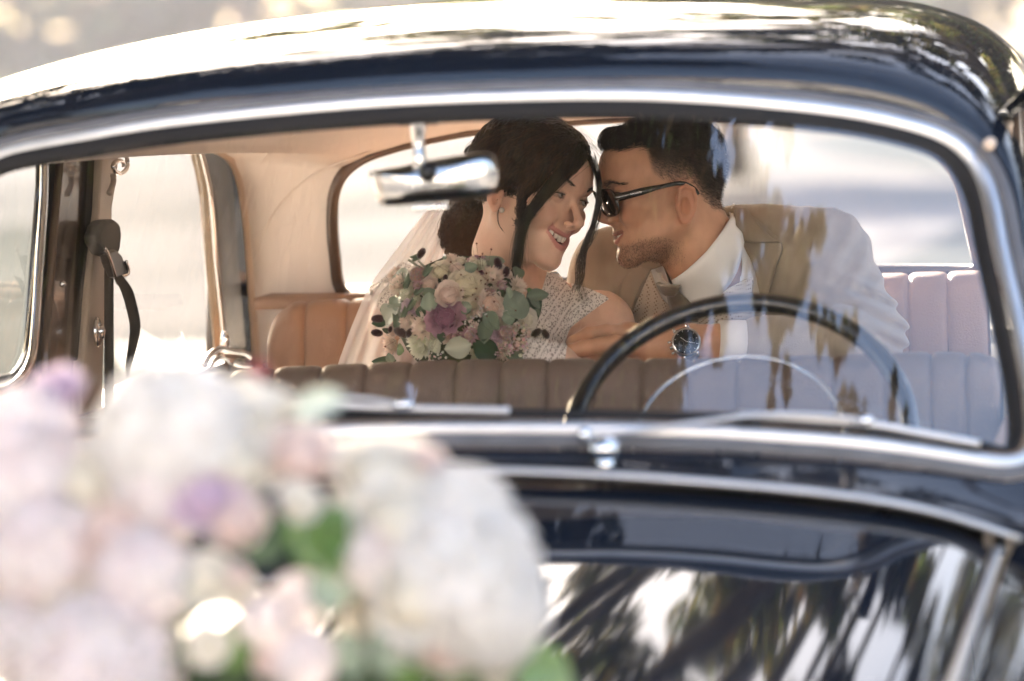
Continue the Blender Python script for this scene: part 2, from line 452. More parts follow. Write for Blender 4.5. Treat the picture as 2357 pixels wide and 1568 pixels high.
# ---------------- seats: each sewn channel is its own piece
def bench(name, topuv, Y, seams, mt, thick, depth_down, back, label, z_extra=0):
    e = empty(name, (0, 0, 0)); e.parent = car; e['label'] = label; e.location = (0, Y-.6, 0)
    T = [P(u, v, Y) for u, v in topuv]; tx = np.array([p[0] for p in T]); tz = np.array([p[2] for p in T])
    for i in range(len(seams)-1):
        x0, x1 = seams[i], seams[i+1]; rows = []
        for a in (0, .03, .07, .13, .22, .35, .5, .65, .78, .87, .93, .97, 1):
            x = x0+(x1-x0)*a; puff = (1-abs(2*a-1)**7)
            zt = np.interp(x, tx, tz)
            r = thick
            row = []
            # front face (towards camera), over the top, down the back
            prof = []
            for k in np.linspace(0, 1, 8): prof.append((-r*1.0-.03*(1-k), -depth_down*(1-k)-r, 1))
            for th in np.linspace(0, math.pi, 13)[1:]: prof.append((-r*math.cos(th), -r+r*math.sin(th), 1))
            prof.append((r+.01, -depth_down, 1))
            for (py, pz_, _) in prof:
                n = np.array((0, py if pz_ > -r else (-r if py < 0 else r), max(0, pz_+r))); n = n/(np.linalg.norm(n)+1e-9)
                q = np.array((x, Y+py, zt+pz_))+n*(puff-1)*.006
                row.append(q)
            rows.append(row)
        V, F = grid(rows)
        mesh('seat_channel', V, F, mt, e)
    for s in seams[1:-1]:
        zt = np.interp(s, tx, tz); r = thick-.0075
        pth = [(s, Y-r-.03-.0, zt-depth_down-.0), (s, Y-r-.015, zt-depth_down*.5), (s, Y-r, zt-thick)]+[(s, Y-r*math.cos(t), zt-thick+r*math.sin(t)) for t in np.linspace(.2, math.pi, 8)]
        tube('seam_piping', pth, .0012, M['rubber'], e, seg=5)
    return e
fs_top = [(300, 905), (360, 880), (420, 866), (515, 854), (620, 846), (830, 836), (1035, 828), (1300, 825), (1690, 824), (2035, 812), (2140, 809), (2250, 811), (2290, 822), (2310, 850)]
xl = P(420, 860, .75)[0]
us = [310, 415, 515, 617, 726, 832, 936, 1041, 1146, 1253, 1362, 1472, 1582, 1692, 1802, 1912, 2034, 2140, 2222, 2300]
front = bench('front_seat', fs_top, .75, [P(u, 830, .75-.04)[0] for u in us], M['leather'], .042, .50, True, 'brown leather front bench seat with vertical channels')
rs_top = [(560, 850), (600, 790), (640, 720), (680, 694), (788, 688), (980, 680), (1500, 655), (2010, 630), (2260, 622), (2300, 640)]
us = [603, 690, 788, 880, 972, 1064, 1156, 1248, 1340, 1432, 1524, 1616, 1708, 1800, 1905, 1997, 2088, 2178, 2270]
rear = bench('rear_seat', rs_top, 1.66, [P(u, 690, 1.60)[0] for u in us], M['leather_tan'], .05, .55, True, 'tan leather rear bench seat seen behind the couple')

# ---------------- left side pillars and door frames (outlines read on the side of the car)
def c3(*pts): return [(x*.6015, y*.6015) for x, y in pts]
plate('door_frame', c3((196, 560), (250, 560), (222, 800), (188, 1340), (186, 1600), (130, 1600), (140, 1340), (172, 900)), -.690, -.02, M['rubber'], car)
plate('centre_pillar', c3((246, 545), (340, 545), (345, 700), (322, 1000), (300, 1350), (300, 1600), (180, 1600), (186, 1350), (215, 900)), -.680, -.03, M['pillar'], car, bevel=.006)
plate('centre_pillar', c3((338, 545), (392, 545), (378, 800), (345, 1100), (322, 1400), (322, 1600), (296, 1600), (298, 1350), (322, 900)), -.674, -.035, M['rubber'], car)
plate('belt_pillar', c3((389, 545), (462, 545), (448, 700), (432, 800), (430, 1000), (402, 1250), (392, 1600), (316, 1600), (322, 1400), (345, 1100), (378, 800)), -.664, -.03, M['pillarb'], car, bevel=.006)
plate('window_frame', c3((762, 560), (882, 575), (912, 640), (930, 750), (945, 1000), (952, 1200), (960, 1420), (962, 1600), (866, 1600), (864, 1400), (850, 1240), (826, 1000), (806, 760), (788, 660)), -.690, -.02, M['pillarm'], car, bevel=.004)
pth = [PX(u, v, -.685) for u, v in c3((764, 560), (790, 660), (808, 760), (828, 1000), (853, 1240), (866, 1420), (866, 1600))]
tube('window_channel', cat_rom(pth, 5), .004, M['chrome'], car, seg=8)
pth = [PX(u, v, -.688) for u, v in c3((170, 600), (168, 760), (152, 1000), (132, 1300), (112, 1395), (70, 1460), (0, 1496), (-150, 1510), (-400, 1515))]
fr = tube('window_frame', cat_rom(pth, 5), .0085, M['chrome'], car, seg=10, flat=.7)
pth = [PX(u, v, -.70) for u, v in c3((148, 620), (146, 760), (134, 1000), (116, 1290), (98, 1370), (60, 1425), (0, 1447), (-150, 1455), (-400, 1455))]
tube('window_rubber', cat_rom(pth, 5), .0045, M['rubber'], car, seg=8)
pth = [PX(u, v, -.685) for u, v in c3((-400, 1560), (0, 1560), (60, 1525), (120, 1500), (140, 1480))]
tube('door_waist_trim', cat_rom(pth, 5), .007, M['chrome'], car, seg=8)
# door tops and side glass
for s in (-1, 1):
    mesh('door_top', *grid([[np.array((s*(.655+.085*t), y, .93+.0*t)) for y in np.linspace(.05, 1.85, 12)] for t in np.linspace(0, 1, 3)]+[[np.array((s*.65, y, .90-.3*t)) for y in np.linspace(.05, 1.85, 12)] for t in (0, 1)][::1]), M['leather_tan'], car)
    mesh('side_glass', [(s*.70, .2, .90), (s*.70, 1.0, .90), (s*.69, 1.0, 1.34), (s*.69, .45, 1.34)], [(0, 1, 2, 3)], M['glass'], car, smooth=False)
    mesh('side_glass', [(s*.70, 1.05, .90), (s*.70, 1.80, .90), (s*.69, 1.76, 1.34), (s*.69, 1.05, 1.34)], [(0, 1, 2, 3)], M['glass'], car, smooth=False)
# far-side counterparts so that the cabin is closed on both sides
mesh('centre_pillar', *box_vf((.685, .92, 1.12), (.04, .26, .46)), M['pillar'], car, smooth=False, bevel=.006)
mesh('window_frame', *box_vf((.70, 1.80, 1.12), (.03, .13, .46)), M['pillarm'], car, smooth=False, bevel=.006)
for s in (-1, 1):
    rows = [[np.array((s*(.70+.03*math.sin(t*3.14)), y, 1.335+.02*t)) for y in np.linspace(.3, 1.95, 14)] for t in np.linspace(0, 1, 5)]
    mesh('drip_rail', *grid(rows), M['paint'], car, solid=.008)
    # rear quarter outside
    mesh('quarter_panel', *grid([[np.array((s*(.735-.10*t-.03*a), 1.83+.24*t, .90+.48*a-.10*t*a)) for t in np.linspace(0, 1, 8)] for a in np.linspace(0, 1, 8)]), M['paint'], car)
# belt, buckle, hook
bx_ = -.650
belt = empty('seat_belt', (0, 0, 0)); belt.parent = car; belt['label'] = 'black seat belt hanging on the pillar with its buckle'
def q3(*pts, X=bx_): return [PX(x*.6015, y*.6015, X) for x, y in pts]
def strap(name, pts, wpx, X=bx_, parent=belt, mt=M['webbing'], tw=None):
    w_ = wpx*.6015*.5*pxm(1.1); P3 = cat_rom(q3(*pts, X=X), 6); rows = []
    for i, p in enumerate(P3):
        t = P3[min(i+1, len(P3)-1)]-P3[max(i-1, 0)]; side = np.cross(t, fwd); side /= np.linalg.norm(side)
        k = 1 if tw is None else np.interp(i/(len(P3)-1), *tw)
        rows.append([p-side*w_*k, p, p+side*w_*k])
    return mesh(name, *grid(rows), mt, parent, solid=.0018)
strap('belt_strap', [(418, 960), (417, 1100), (417, 1300), (418, 1620)], 36)
strap('belt_strap', [(452, 1060), (484, 1110), (505, 1180), (517, 1250), (508, 1320), (492, 1395), (488, 1440)], 44, X=-.62, tw=([0, .2, .5, .8, 1], [.7, 1, .95, .6, .25]))
plate('belt_cover', c3((392, 862), (410, 842), (440, 838), (462, 856), (468, 900), (462, 960), (448, 985), (410, 975), (384, 935), (380, 900)), -.640, -.025, M['webbing'], belt, bevel=.006)
plate('buckle', c3((410, 975), (445, 955), (466, 975), (490, 1025), (492, 1060), (470, 1070), (440, 1060), (418, 1010)), -.630, -.012, M['black'], belt, bevel=.003)
tube('buckle_ring', cat_rom(q3((402, 950), (420, 990), (436, 1040), (452, 1085), (470, 1092), (468, 1060), (492, 1045), (482, 1000), X=-.628), 5), .0026, M['chrome'], belt, seg=6)
hook = empty('coat_hook', (0, 0, 0)); hook.parent = car
tube('hook_bar', cat_rom(q3((470, 565), (482, 590), (488, 625), (482, 650), (462, 664), (442, 658), (432, 638), (440, 622), (458, 616), (472, 624), (474, 640), X=-.645), 6), .0035, M['chrome'], hook, seg=8)
tube('hook_bar', cat_rom(q3((432, 668), (434, 700), (418, 740), X=-.648), 6), .0045, M['pillarb'], hook, seg=8)
kb = q3((373, 1270), X=-.655)[0]
mesh('belt_anchor', *join_vf([ball_vf(kb, (.006, .017, .022)), ball_vf(kb+np.array((.006, 0, 0)), (.006, .008, .011))]), M['chrome'], car)
sc_ = q3((240, 1087), X=-.668)[0]; mesh('screw', *ball_vf(sc_, .005), M['chrome'], car)
hd = empty('door_handle', (0, 0, 0)); hd.parent = car
tube('handle_lever', cat_rom(q3((782, 1400), (800, 1362), (840, 1335), (880, 1345), (930, 1352), (955, 1370), X=-.65), 6), .0055, M['chrome'], hd, seg=8)
tube('handle_lever', cat_rom(q3((800, 1415), (820, 1380), (850, 1368), (872, 1388), (880, 1420), X=-.645), 6), .004, M['chrome'], hd, seg=8)
mesh('handle_boss', *ball_vf(q3((862, 1310), X=-.66)[0], (.008, .006, .018)), M['chrome'], hd)
tube('handle_lever', cat_rom(q3((880, 1385), (915, 1398), (955, 1402), X=-.648), 5), .006, M['chrome'], hd, seg=8)

# ---------------- steering wheel
sw = empty('steering_wheel', (0, 0, 0)); sw.parent = car
YW = .36
cw = P(1700, 1012, YW); kx = pxm(YW)
def ring(name, cx, cy, a, b, r, mt, a0, a1, n=90, parent=sw, close=True):
    pts = []
    c0 = P(cx, cy, YW); A = a*kx
    tl = math.acos(min(1, b/a)); 
    for t in np.linspace(a0, a1, n, endpoint=not close):
        pts.append(c0+np.array((A*math.cos(t), -A*math.sin(t)*-math.sin(tl)*1.0, A*math.sin(t)*math.cos(tl))))
    return tube(name, pts, r, mt, parent, seg=12, close=close)
ring('rim', 1700, 1015, 392, 297, .0125, M['bakelite'], 0, 2*math.pi)
ring('horn_ring', 1700, 1015, 243, 178, .0027, M['chrome'], 0, 2*math.pi)
tl = math.acos(297/392)
ax = np.array((0, -math.cos(tl)*0-.0, 0))
nrm = np.array((0, -math.cos(tl), -math.sin(tl)*-1.0))
mesh('hub', *ball_vf(cw, (.035, .03, .035)), M['bakelite'], sw)
for s in (-1, 1):
    tube('spoke', [cw, cw+np.array((s*.10, 0, -.004)), cw+np.array((s*.205, 0, 0))], [.012, .008, .007], M['bakelite'], sw, seg=8)
tube('column', [cw, cw+np.array((0, -.25, -.22))], .022, M['black'], sw)

# ---------------- rear view mirror
mir_ = empty('rear_view_mirror', (0, 0, 0)); mir_.parent = car
YM = .20
outl = [(850, 402), (862, 393), (920, 383), (990, 368), (1060, 357), (1110, 351), (1134, 358), (1145, 385), (1144, 420), (1132, 446), (1105, 456), (1030, 465), (960, 470), (893, 474), (872, 466), (858, 440)]
lo = cat_rom([P(u, v, YM) for u, v in outl], 5, True); cc = np.mean(lo, axis=0)
rows = []
for t, dy in ((0.0, -.022), (.35, -.021), (.65, -.018), (.85, -.012), (.95, -.006), (1.0, .0), (1.0, .008), (.96, .010)):
    rows.append([cc+(p-cc)*t+np.array((0, dy, 0)) for p in lo])
V, F = grid(rows, True); mesh('housing', V, F, M['chrome'], mir_)
mesh('mirror_glass', *grid([[cc+(p-cc)*t+np.array((0, .0105, 0)) for p in lo] for t in (0, .5, .97)], True), M['chrome'], mir_)
tube('stalk', [P(962, 262, YM-.01), P(962, 300, YM), P(965, 350, YM), P(968, 392, YM-.012)], [.013, .009, .007, .010], M['chrome'], mir_)
mesh('ball_joint', *ball_vf(P(985, 398, YM-.018), .012), M['black'], mir_)
mesh('bracket', *box_vf(P(962, 283, YM), (.05, .012, .006)), M['chrome'], mir_, smooth=False, bevel=.002)
mesh('dip_lever', *box_vf(P(990, 478, YM), (.045, .012, .006)), M['chrome'], mir_, smooth=False, bevel=.002)
# ---------------- wipers
def wip(path, blade, piv, arm_r=.0042):
    w_ = empty('wiper', (0, 0, 0)); w_.parent = car
    f = lambda u, v, h: PS(u, v, lambda x, z: Sws(x, z)-h, -.2)
    tube('wiper_arm', cat_rom([f(u, v, .028) for u, v in path], 6), arm_r, M['chrome_satin'], w_, seg=8, flat=.7)
    tube('wiper_blade', cat_rom([f(u, v, .016) for u, v in blade], 6), .0038, M['chrome_satin'], w_, seg=8, flat=1.3)
    tube('blade_rubber', cat_rom([f(u, v+11, .010) for u, v in blade], 6), .0034, M['rubber'], w_, seg=6)
    mesh('blade_clip', *ball_vf(f(*path[-1], .024), (.014, .008, .007)), M['chrome'], w_)
    if piv:
        p0 = f(piv[0], piv[1], .03)
        mesh('pivot', *join_vf([ball_vf(p0, .0085), ball_vf(p0+np.array((.022, 0, -.016)), (.019, .019, .015)), tube_vf([p0+np.array((.022, 0, -.015)), p0+np.array((.024, -.0, -.06))], .011)]), M['chrome'], w_)
    return w_
wip([(1345, 1001), (1440, 995), (1600, 972), (1760, 955), (1900, 957), (1985, 968)], [(1700, 955), (1985, 975), (2120, 998), (2255, 1022)], (1345, 1001))
wip([(250, 985), (400, 960), (600, 932), (760, 915), (850, 917), (925, 932)], [(600, 925), (925, 940), (1050, 943), (1172, 946)], (250, 985))
# ================================================================== implicit modelling of bodies and cloth
def length(a): return np.sqrt((a*a).sum(-1))
def s_ell(p, c, r, Rm=None):
    q = p-np.array(c)
    if Rm is not None: q = q@Rm
    r = np.array(r); k0 = length(q/r)+1e-9; k1 = length(q/(r*r))+1e-9
    return k0*(k0-1)/k1
def s_cap(p, a, b, ra, rb=None):
    a = np.array(a, float); b = np.array(b, float); rb = ra if rb is None else rb
    ab = b-a; t = np.clip(((p-a)@ab)/(ab@ab), 0, 1)
    return length(p-a-t[:, None]*ab)-(ra+(rb-ra)*t)
def s_chain(p, pts, rr, k=0):
    d = None
    for i in range(len(pts)-1):
        e = s_cap(p, pts[i], pts[i+1], rr[i], rr[i+1])
        d = e if d is None else (np.minimum(d, e) if k == 0 else smin(d, e, k))
    return d
def smin(a, b, k):
    h = np.clip(.5+.5*(b-a)/k, 0, 1); return b*(1-h)+a*h-k*h*(1-h)
def smax(a, b, k): return -smin(-a, -b, k)
def polygonize(f, lo, hi, h, B=16):
    lo = np.array(lo, float); n = np.ceil((np.array(hi)-lo)/h/B).astype(int)*B+1
    D = np.full(tuple(n), 1e3, np.float32)
    nb = (n-1)//B
    I = np.stack(np.meshgrid(*[np.arange(k) for k in nb], indexing='ij'), -1).reshape(-1, 3)
    cen = lo+(I*B+B/2)*h; dc = f(cen); rad = B*h*.87*1.35
    l = np.arange(B+1); L = np.stack(np.meshgrid(l, l, l, indexing='ij'), -1).reshape(-1, 3)
    ins = dc < 0
    for i in np.nonzero(ins)[0]:
        a = I[i]*B; D[a[0]:a[0]+B+1, a[1]:a[1]+B+1, a[2]:a[2]+B+1] = -1e3
    act = np.nonzero(np.abs(dc) < rad)[0]
    for s in range(0, len(act), 24):
        g = act[s:s+24]
        pts = (lo+(I[g][:, None, :]*B+L[None])*h).reshape(-1, 3)
        v = f(pts).reshape(len(g), B+1, B+1, B+1)
        for k, i in enumerate(g):
            a = I[i]*B; D[a[0]:a[0]+B+1, a[1]:a[1]+B+1, a[2]:a[2]+B+1] = v[k]
    S = D < 0
    c = np.zeros(tuple(np.array(D.shape)-1), np.int8)
    for dx in (0, 1):
        for dy in (0, 1):
            for dz in (0, 1): c += S[dx:dx+c.shape[0], dy:dy+c.shape[1], dz:dz+c.shape[2]]
    A = (c > 0) & (c < 8); idx = np.argwhere(A)
    num = np.full(A.shape, -1, np.int32); num[A] = np.arange(len(idx))
    off = np.array([(x, y, z) for x in (0, 1) for y in (0, 1) for z in (0, 1)])
    val = np.stack([D[tuple((idx+o).T)] for o in off], 1)
    acc = np.zeros((len(idx), 3)); cnt = np.zeros(len(idx))
    for i in range(8):
        for j in range(i+1, 8):
            if abs(off[i]-off[j]).sum() != 1: continue
            m_ = (val[:, i] < 0) != (val[:, j] < 0); a, b = val[:, i], val[:, j]
            t = np.clip(np.where(m_, a/(a-b+1e-12), 0), 0, 1)
            acc += np.where(m_[:, None], off[i]+(off[j]-off[i])*t[:, None], 0); cnt += m_
    V = lo+(idx+acc/cnt[:, None])*h
    F = []
    for ax in range(3):
        e = [slice(None)]*3; e2 = [slice(None)]*3; e[ax] = slice(0, -1); e2[ax] = slice(1, None)
        a = S[tuple(e)]; b = S[tuple(e2)]; q = np.argwhere(a != b)
        o1, o2 = [(1, 2), (2, 0), (0, 1)][ax]
        q = q[(q[:, o1] > 0) & (q[:, o2] > 0)]
        q = q[(q[:, o1] < A.shape[o1]) & (q[:, o2] < A.shape[o2])]
        ia = S[tuple(q.T)]
        def g(d1, d2):
            r = q.copy(); r[:, o1] -= d1; r[:, o2] -= d2; return num[tuple(r.T)]
        quad = np.stack([g(1, 1), g(0, 1), g(0, 0), g(1, 0)], 1)
        quad[~ia] = quad[~ia][:, ::-1]; F.append(quad)
    F = np.concatenate(F); F = F[(F >= 0).all(1)]
    # pull onto the surface once
    for _ in range(1):
        g = grad(f, V, h*.5); d = f(V); V = V-g*np.clip(d, -h, h)[:, None]*.9
    return V, F
def grad(f, P_, e=.0008):
    g = np.stack([f(P_+np.array(o)*e)-f(P_-np.array(o)*e) for o in ((1, 0, 0), (0, 1, 0), (0, 0, 1))], 1)
    return g/(length(g)[:, None]+1e-9)
def np_mesh(name, V, F, mt, parent, col=None, smooth=True):
    n = len(F); k = F.shape[1]; me = bpy.data.meshes.new(name); me.vertices.add(len(V)); me.vertices.foreach_set('co', np.asarray(V, np.float32).ravel())
    me.loops.add(k*n); me.loops.foreach_set('vertex_index', np.asarray(F, np.int32).ravel()); me.polygons.add(n)
    me.polygons.foreach_set('loop_start', np.arange(0, k*n, k, dtype=np.int32)); me.update(); me.validate()
    if smooth: me.polygons.foreach_set('use_smooth', [True]*n)
    if col is not None: setcol(me, col)
    if parent is not None: shift(me, parent)
    return link(name, me, mt, parent)
def trace(f, uv, y0=.7, steps=60, maxt=1.6):
    """where view rays through the measured points meet the surface f"""
    uv = np.asarray(uv, float); d = np.stack([ray(u, v) for u, v in uv]); d /= length(d)[:, None]
    t = (y0-CAM[1])/d[:, 1]; t0 = t.copy()
    for _ in range(steps): t = t+np.clip(f(CAM+d*t[:, None])*.8, -.03, .05)
    p = CAM+d*t[:, None]; ok = np.abs(f(p)) < .004
    return p, ok
def vnoise(p, s, seed=0):
    """cheap smooth noise from summed sines"""
    g_ = np.random.default_rng(seed); o = np.zeros(len(p))
    for _ in range(6):
        k = g_.normal(size=3)*s; o += np.sin(p@k+g_.uniform(0, 6.28))
    return o/6
def drape(name, f, eL, eR, off, mt, parent, nu=8, nv=24, solid=.002, y0=.7, tr=None, smooth=True):
    """a strip of cloth lying on the surface f between two measured edges"""
    a = resample(cat_rom([(u, v, 0) for u, v in eL], 6), nv); b = resample(cat_rom([(u, v, 0) for u, v in eR], 6), nv)
    uv = [(p[:2]+(q[:2]-p[:2])*t) for p, q in zip(a, b) for t in np.linspace(0, 1, nu)]
    p, ok = trace(f, uv, y0)
    if not ok.all() and ok.any():
        gi = np.nonzero(ok)[0]
        for i in np.nonzero(~ok)[0]:
            j = gi[np.argmin(np.abs(gi-i))]; p[i] = P(uv[i][0], uv[i][1], p[j][1])
    g = grad(f, p, .003); p = p+g*off
    V, F = grid([p[i*nu:(i+1)*nu] for i in range(nv)])
    return mesh(name, V, F, mt, parent, solid=solid, smooth=smooth)
def Rcam(a, b, c):
    Bm = np.array([[1, 0, 0], [0, 0, 1], [0, 1, 0]], float)
    ry = np.array([[math.cos(a), 0, math.sin(a)], [0, 1, 0], [-math.sin(a), 0, math.cos(a)]])
    rx = np.array([[1, 0, 0], [0, math.cos(b), -math.sin(b)], [0, math.sin(b), math.cos(b)]])
    rz = np.array([[math.cos(c), -math.sin(c), 0], [math.sin(c), math.cos(c), 0], [0, 0, 1]])
    C = np.stack([RT, UP, -fwd], 1)         # camera frame to world
    return C@rz@ry@rx@Bm
class Head:
    def __init__(s, rot, origin, scale, prm): s.R = rot; s.o = np.array(origin); s.k = scale; s.p = prm
    def loc(s, P_): return (P_-s.o)@s.R/s.k
    def wor(s, q): return s.o+(np.asarray(q, float)*s.k)@s.R.T
    def sdf(s, P_):
        """distance in metres; the head is written in centimetres: x left, y forward, z up, origin between the ears at eye height"""
        q = s.loc(P_); d0 = length(q-np.array((0, 0, -1)))-16
        out = np.maximum(d0, 3.2)
        m_ = d0 < 3.2
        if m_.any(): out[m_] = s.face(q[m_])
        return out*s.k
    def face(s, q):
        p = s.p; S = np.stack([np.abs(q[:, 0]), q[:, 1], q[:, 2]], 1)
        d = s_ell(S, (0, -1.1, 2.4), (7.5, 9.3, p.get('crown', 7.9)))
        d = smin(d, s_ell(S, (0, 3.6, 3.0), (6.3, p.get('fh', 5.5), 5.3)), 2.0)
        d = smin(d, s_ell(S, (0, 2.6, -3.2), (5.9, 5.3, 6.0)), 2.0)
        jw = p.get('jaw', 1.0)
        d = smin(d, s_ell(S, (0, 2.4, -7.4), (4.9*jw, 5.2, 3.6)), 1.8)
        d = smin(d, s_cap(S, (5.3*jw, -.6, -5.6), (1.4, 6.3, -9.7), 1.35, 1.2), 1.8)
        cy = p.get('chin', 7.0)
        d = smin(d, s_ell(S, (0, cy, -9.7), (1.9*p.get('chw', 1), 1.75, 1.75)), 1.2)
        d = smin(d, s_ell(S, (4.5, 5.3, -2.3), (2.2, 2.2, 1.6)), 1.3)
        sm = p.get('smile', 1)
        d = smin(d, s_ell(S, (3.5, 6.3, -3.7), (1.7, 1.75, 1.5)), 1.1)
        d = smin(d, s_cap(S, (.6, p.get('brow', 8.6), 1.7), (4.3, 7.0, 2.0), .85, .7), 1.0)
        my = p.get('muz', 6.2)
        d = smin(d, s_ell(S, (0, my, -6.4), (3.1, 2.5, 2.6)), 1.2)
        # eye sockets, then eyeballs with lids
        d = smax(d, -s_ell(S, (3.1, 9.9, -.15), (1.9, 2.45, 1.3)), .9)
        d = smin(d, s_ell(S, (3.15, 6.95, -.15), (1.42, 1.30, 1.28)), .35)
        # nose
        nt_ = p.get('nose', 10.0); nb = p.get('nbase', 8.3); tz = p.get('ntz', 0)
        d = smin(d, s_chain(S, [(0, nb, 1.0), (0, nb+.55, -.8), (0, nt_-.05, -2.9-tz)], [.50, .50, .66]), .6)
        d = smin(d, s_ell(S, (0, nt_+.05, -3.2-tz), (.95, .92, .85)*np.array(p.get('tipr', 1.0))), .5)
        d = smin(d, s_ell(S, (1.15*p.get('alw', 1), nt_-1.1, -3.75-tz), np.array((.72, .95, .62))*p.get('alr', 1)), .4)
        d = smin(d, s_cap(S, (0, nt_-.3, -3.8-tz), (0, nt_-1.6, -4.5), .45, .5), .5)
        d = smax(d, -s_ell(S, (.60, nt_-.75, -4.45), (.26, .50, .34)), .15)
        # nasolabial fold
        d = smax(d, -s_cap(S, (2.1, 8.05*p.get('nf', 1), -4.2), (3.55, 7.1*p.get('nf', 1), -6.6), .12), .5)
        # mouth
        mz = p.get('mz', -6.4); op = p.get('open', .3); mw = p.get('mw', 2.6); ly = p.get('lip', 8.3); cu = p.get('curve', .08)
        Q = S.copy(); Q[:, 2] = S[:, 2]-cu*S[:, 0]**2; bend = p.get('bend', .16); Q[:, 1] = S[:, 1]+bend*S[:, 0]**2
        cav = s_ell(Q, (0, ly+.5, mz-.1), (mw, 2.4, op+.12))
        up_ = s_cap(Q, (0, ly-.30, mz+op+.12), (mw*.97, ly-.55, mz+.12), .42, .22)
        lo_ = s_cap(Q, (0, ly-.30, mz-op-.5), (mw*.93, ly-.6, mz-.12), p.get('llip', .48), .22)
        d = smin(d, up_, .35); d = smin(d, lo_, .4)
        d = smax(d, -s_cap(Q, (0, ly+.25, mz-op-1.55), (1.4, ly+.3, mz-op-1.4), .38), .5)
        d = smax(d, -cav, .12)
        # slit between the lids
        es = p.get('eye', .28)
        E = S.copy(); E[:, 2] = S[:, 2]-.05*(S[:, 0]-3.15)**2
        d = smax(d, -s_ell(E, (3.15, 8.75, -.2), (1.22, 1.0, es)), .1)
        # ears
        ez_ = p.get('earz', -2.6); es_ = p.get('ears', 1.0); E2 = (S-np.array((7.35, p.get('eary', -1.3), ez_)))@Rmat_y(.16)/es_
        er = s_ell(E2, (0, 0, 0), (.62, 1.65, 2.85))
        er = smax(er, -s_ell(E2, (.95, .30, -.45), (1.35, .85, 1.45)), .2)
        er = smax(er, -s_cap(E2, (.55, -.35, 1.9), (.55, -1.0, .4), .22), .2)
        er = smin(er, s_chain(E2, [(.25, 1.25, .6), (.45, 1.1, 2.1), (.5, .1, 2.7), (.5, -1.0, 2.2), (.45, -1.5, .8), (.3, -1.3, -.9), (.2, -.5, -2.1)], [.25, .28, .3, .3, .28, .25, .3]), .10)
        er = smin(er, s_chain(E2, [(.42, -.45, 1.5), (.45, -.85, .4), (.35, -.8, -.9)], [.2, .2, .2]), .15)
        er = smin(er, s_ell(E2, (.15, .25, -2.35), (.42, .75, .75)), .3)
        er = smin(er, s_ell(E2, (.2, 1.3, -.6), (.4, .35, .6)), .3)
        d = smin(d, er*es_, .35)
        return d

    def on(s, x, z, y0=13.0):
        """points on the face straight in front of (x, z), in centimetres"""
        q = np.stack([np.asarray(x, float), np.full(len(x), y0), np.asarray(z, float)], 1)
        for _ in range(60): q[:, 1] -= np.clip(s.face(q)*.7, -.3, 1)
        return q
def Rmat_y(t):
    # tips the top of the ear backwards
    c_, s_ = math.cos(t), math.sin(t); return np.array([[1, 0, 0], [0, c_, -s_], [0, s_, c_]])
# ================================================================== bride and groom
CMG = .01
YG, YB = 1.30, 1.26
def head_from(rot, px, local, Y, prm, k=.01):
    h = Head(rot, (0, 0, 0), k, prm)
    # the head's origin lies at depth Y; place it so that the given local point falls on the measured pixel
    o = P(px[0], px[1], Y)
    for _ in range(6):
        h.o = o; w_ = h.wor(local); tgt = P(px[0], px[1], w_[1]); o = o+(tgt-w_)
        o = o+(0 if True else 0)
    h.o = o; return h
gp = dict(brow=8.55, nose=9.85, muz=6.2, lip=8.45, mz=-6.5, open=.13, mw=2.5, chin=6.95, chw=1.15, jaw=1.12, nbase=8.25, earz=-3.3, fh=5.6, curve=.10, eye=.22, crown=7.8)
bp_ = dict(ears=.82, eary=-.4, alw=.80, alr=.78, llip=.36, brow=8.15, ntz=.25, nose=10.25, muz=6.1, lip=8.55, mz=-6.5, open=.52, mw=3.0, chin=6.8, chw=.82, jaw=.87, nbase=7.9, earz=-2.8, fh=5.3, curve=.16, eye=.24, bend=.17, tipr=.82, crown=7.9, nf=1.0)
HG = head_from(Rcam(R(-79), R(9.5), R(0)), (1381, 424), (0, 9.45, 1.7), YG, gp)
HB = head_from(Rcam(R(54), R(0), R(-15.5)), (1222, 432), (0, 0, 0), YB, bp_)
groom = tag(empty('person', (float(HG.o[0])+.12, float(HG.o[1])+.05, .62)), 'groom in a beige suit and dark sunglasses leaning to the left, smiling at the bride', 'person')
bride = tag(empty('person', (float(HB.o[0]), float(HB.o[1])+.05, .62)), 'bride with dark pinned-up hair, lace dress and veil, laughing beside the bouquet', 'person')
M['skin_g'] = mat('tanned skin', (.5, .27, .17), .42, attr='Col', sub=.12, spec=.5, bump=.3, bscale=700, var=.13, vscale=38, detail=8)
M['skin_b'] = mat('warm skin', (.5, .27, .17), .40, attr='Col', sub=.12, spec=.5, bump=.2, bscale=700, var=.10, vscale=38, detail=8)
M['eye'] = mat('eye white', (.36, .33, .31), .15, coat=.6)
M['iris'] = mat('dark iris', (.02, .012, .008), .08, coat=1)
M['teeth'] = mat('teeth', (.80, .74, .64), .18, coat=.5, sub=.1)
M['mouth'] = mat('mouth inside', (.10, .02, .018), .4)

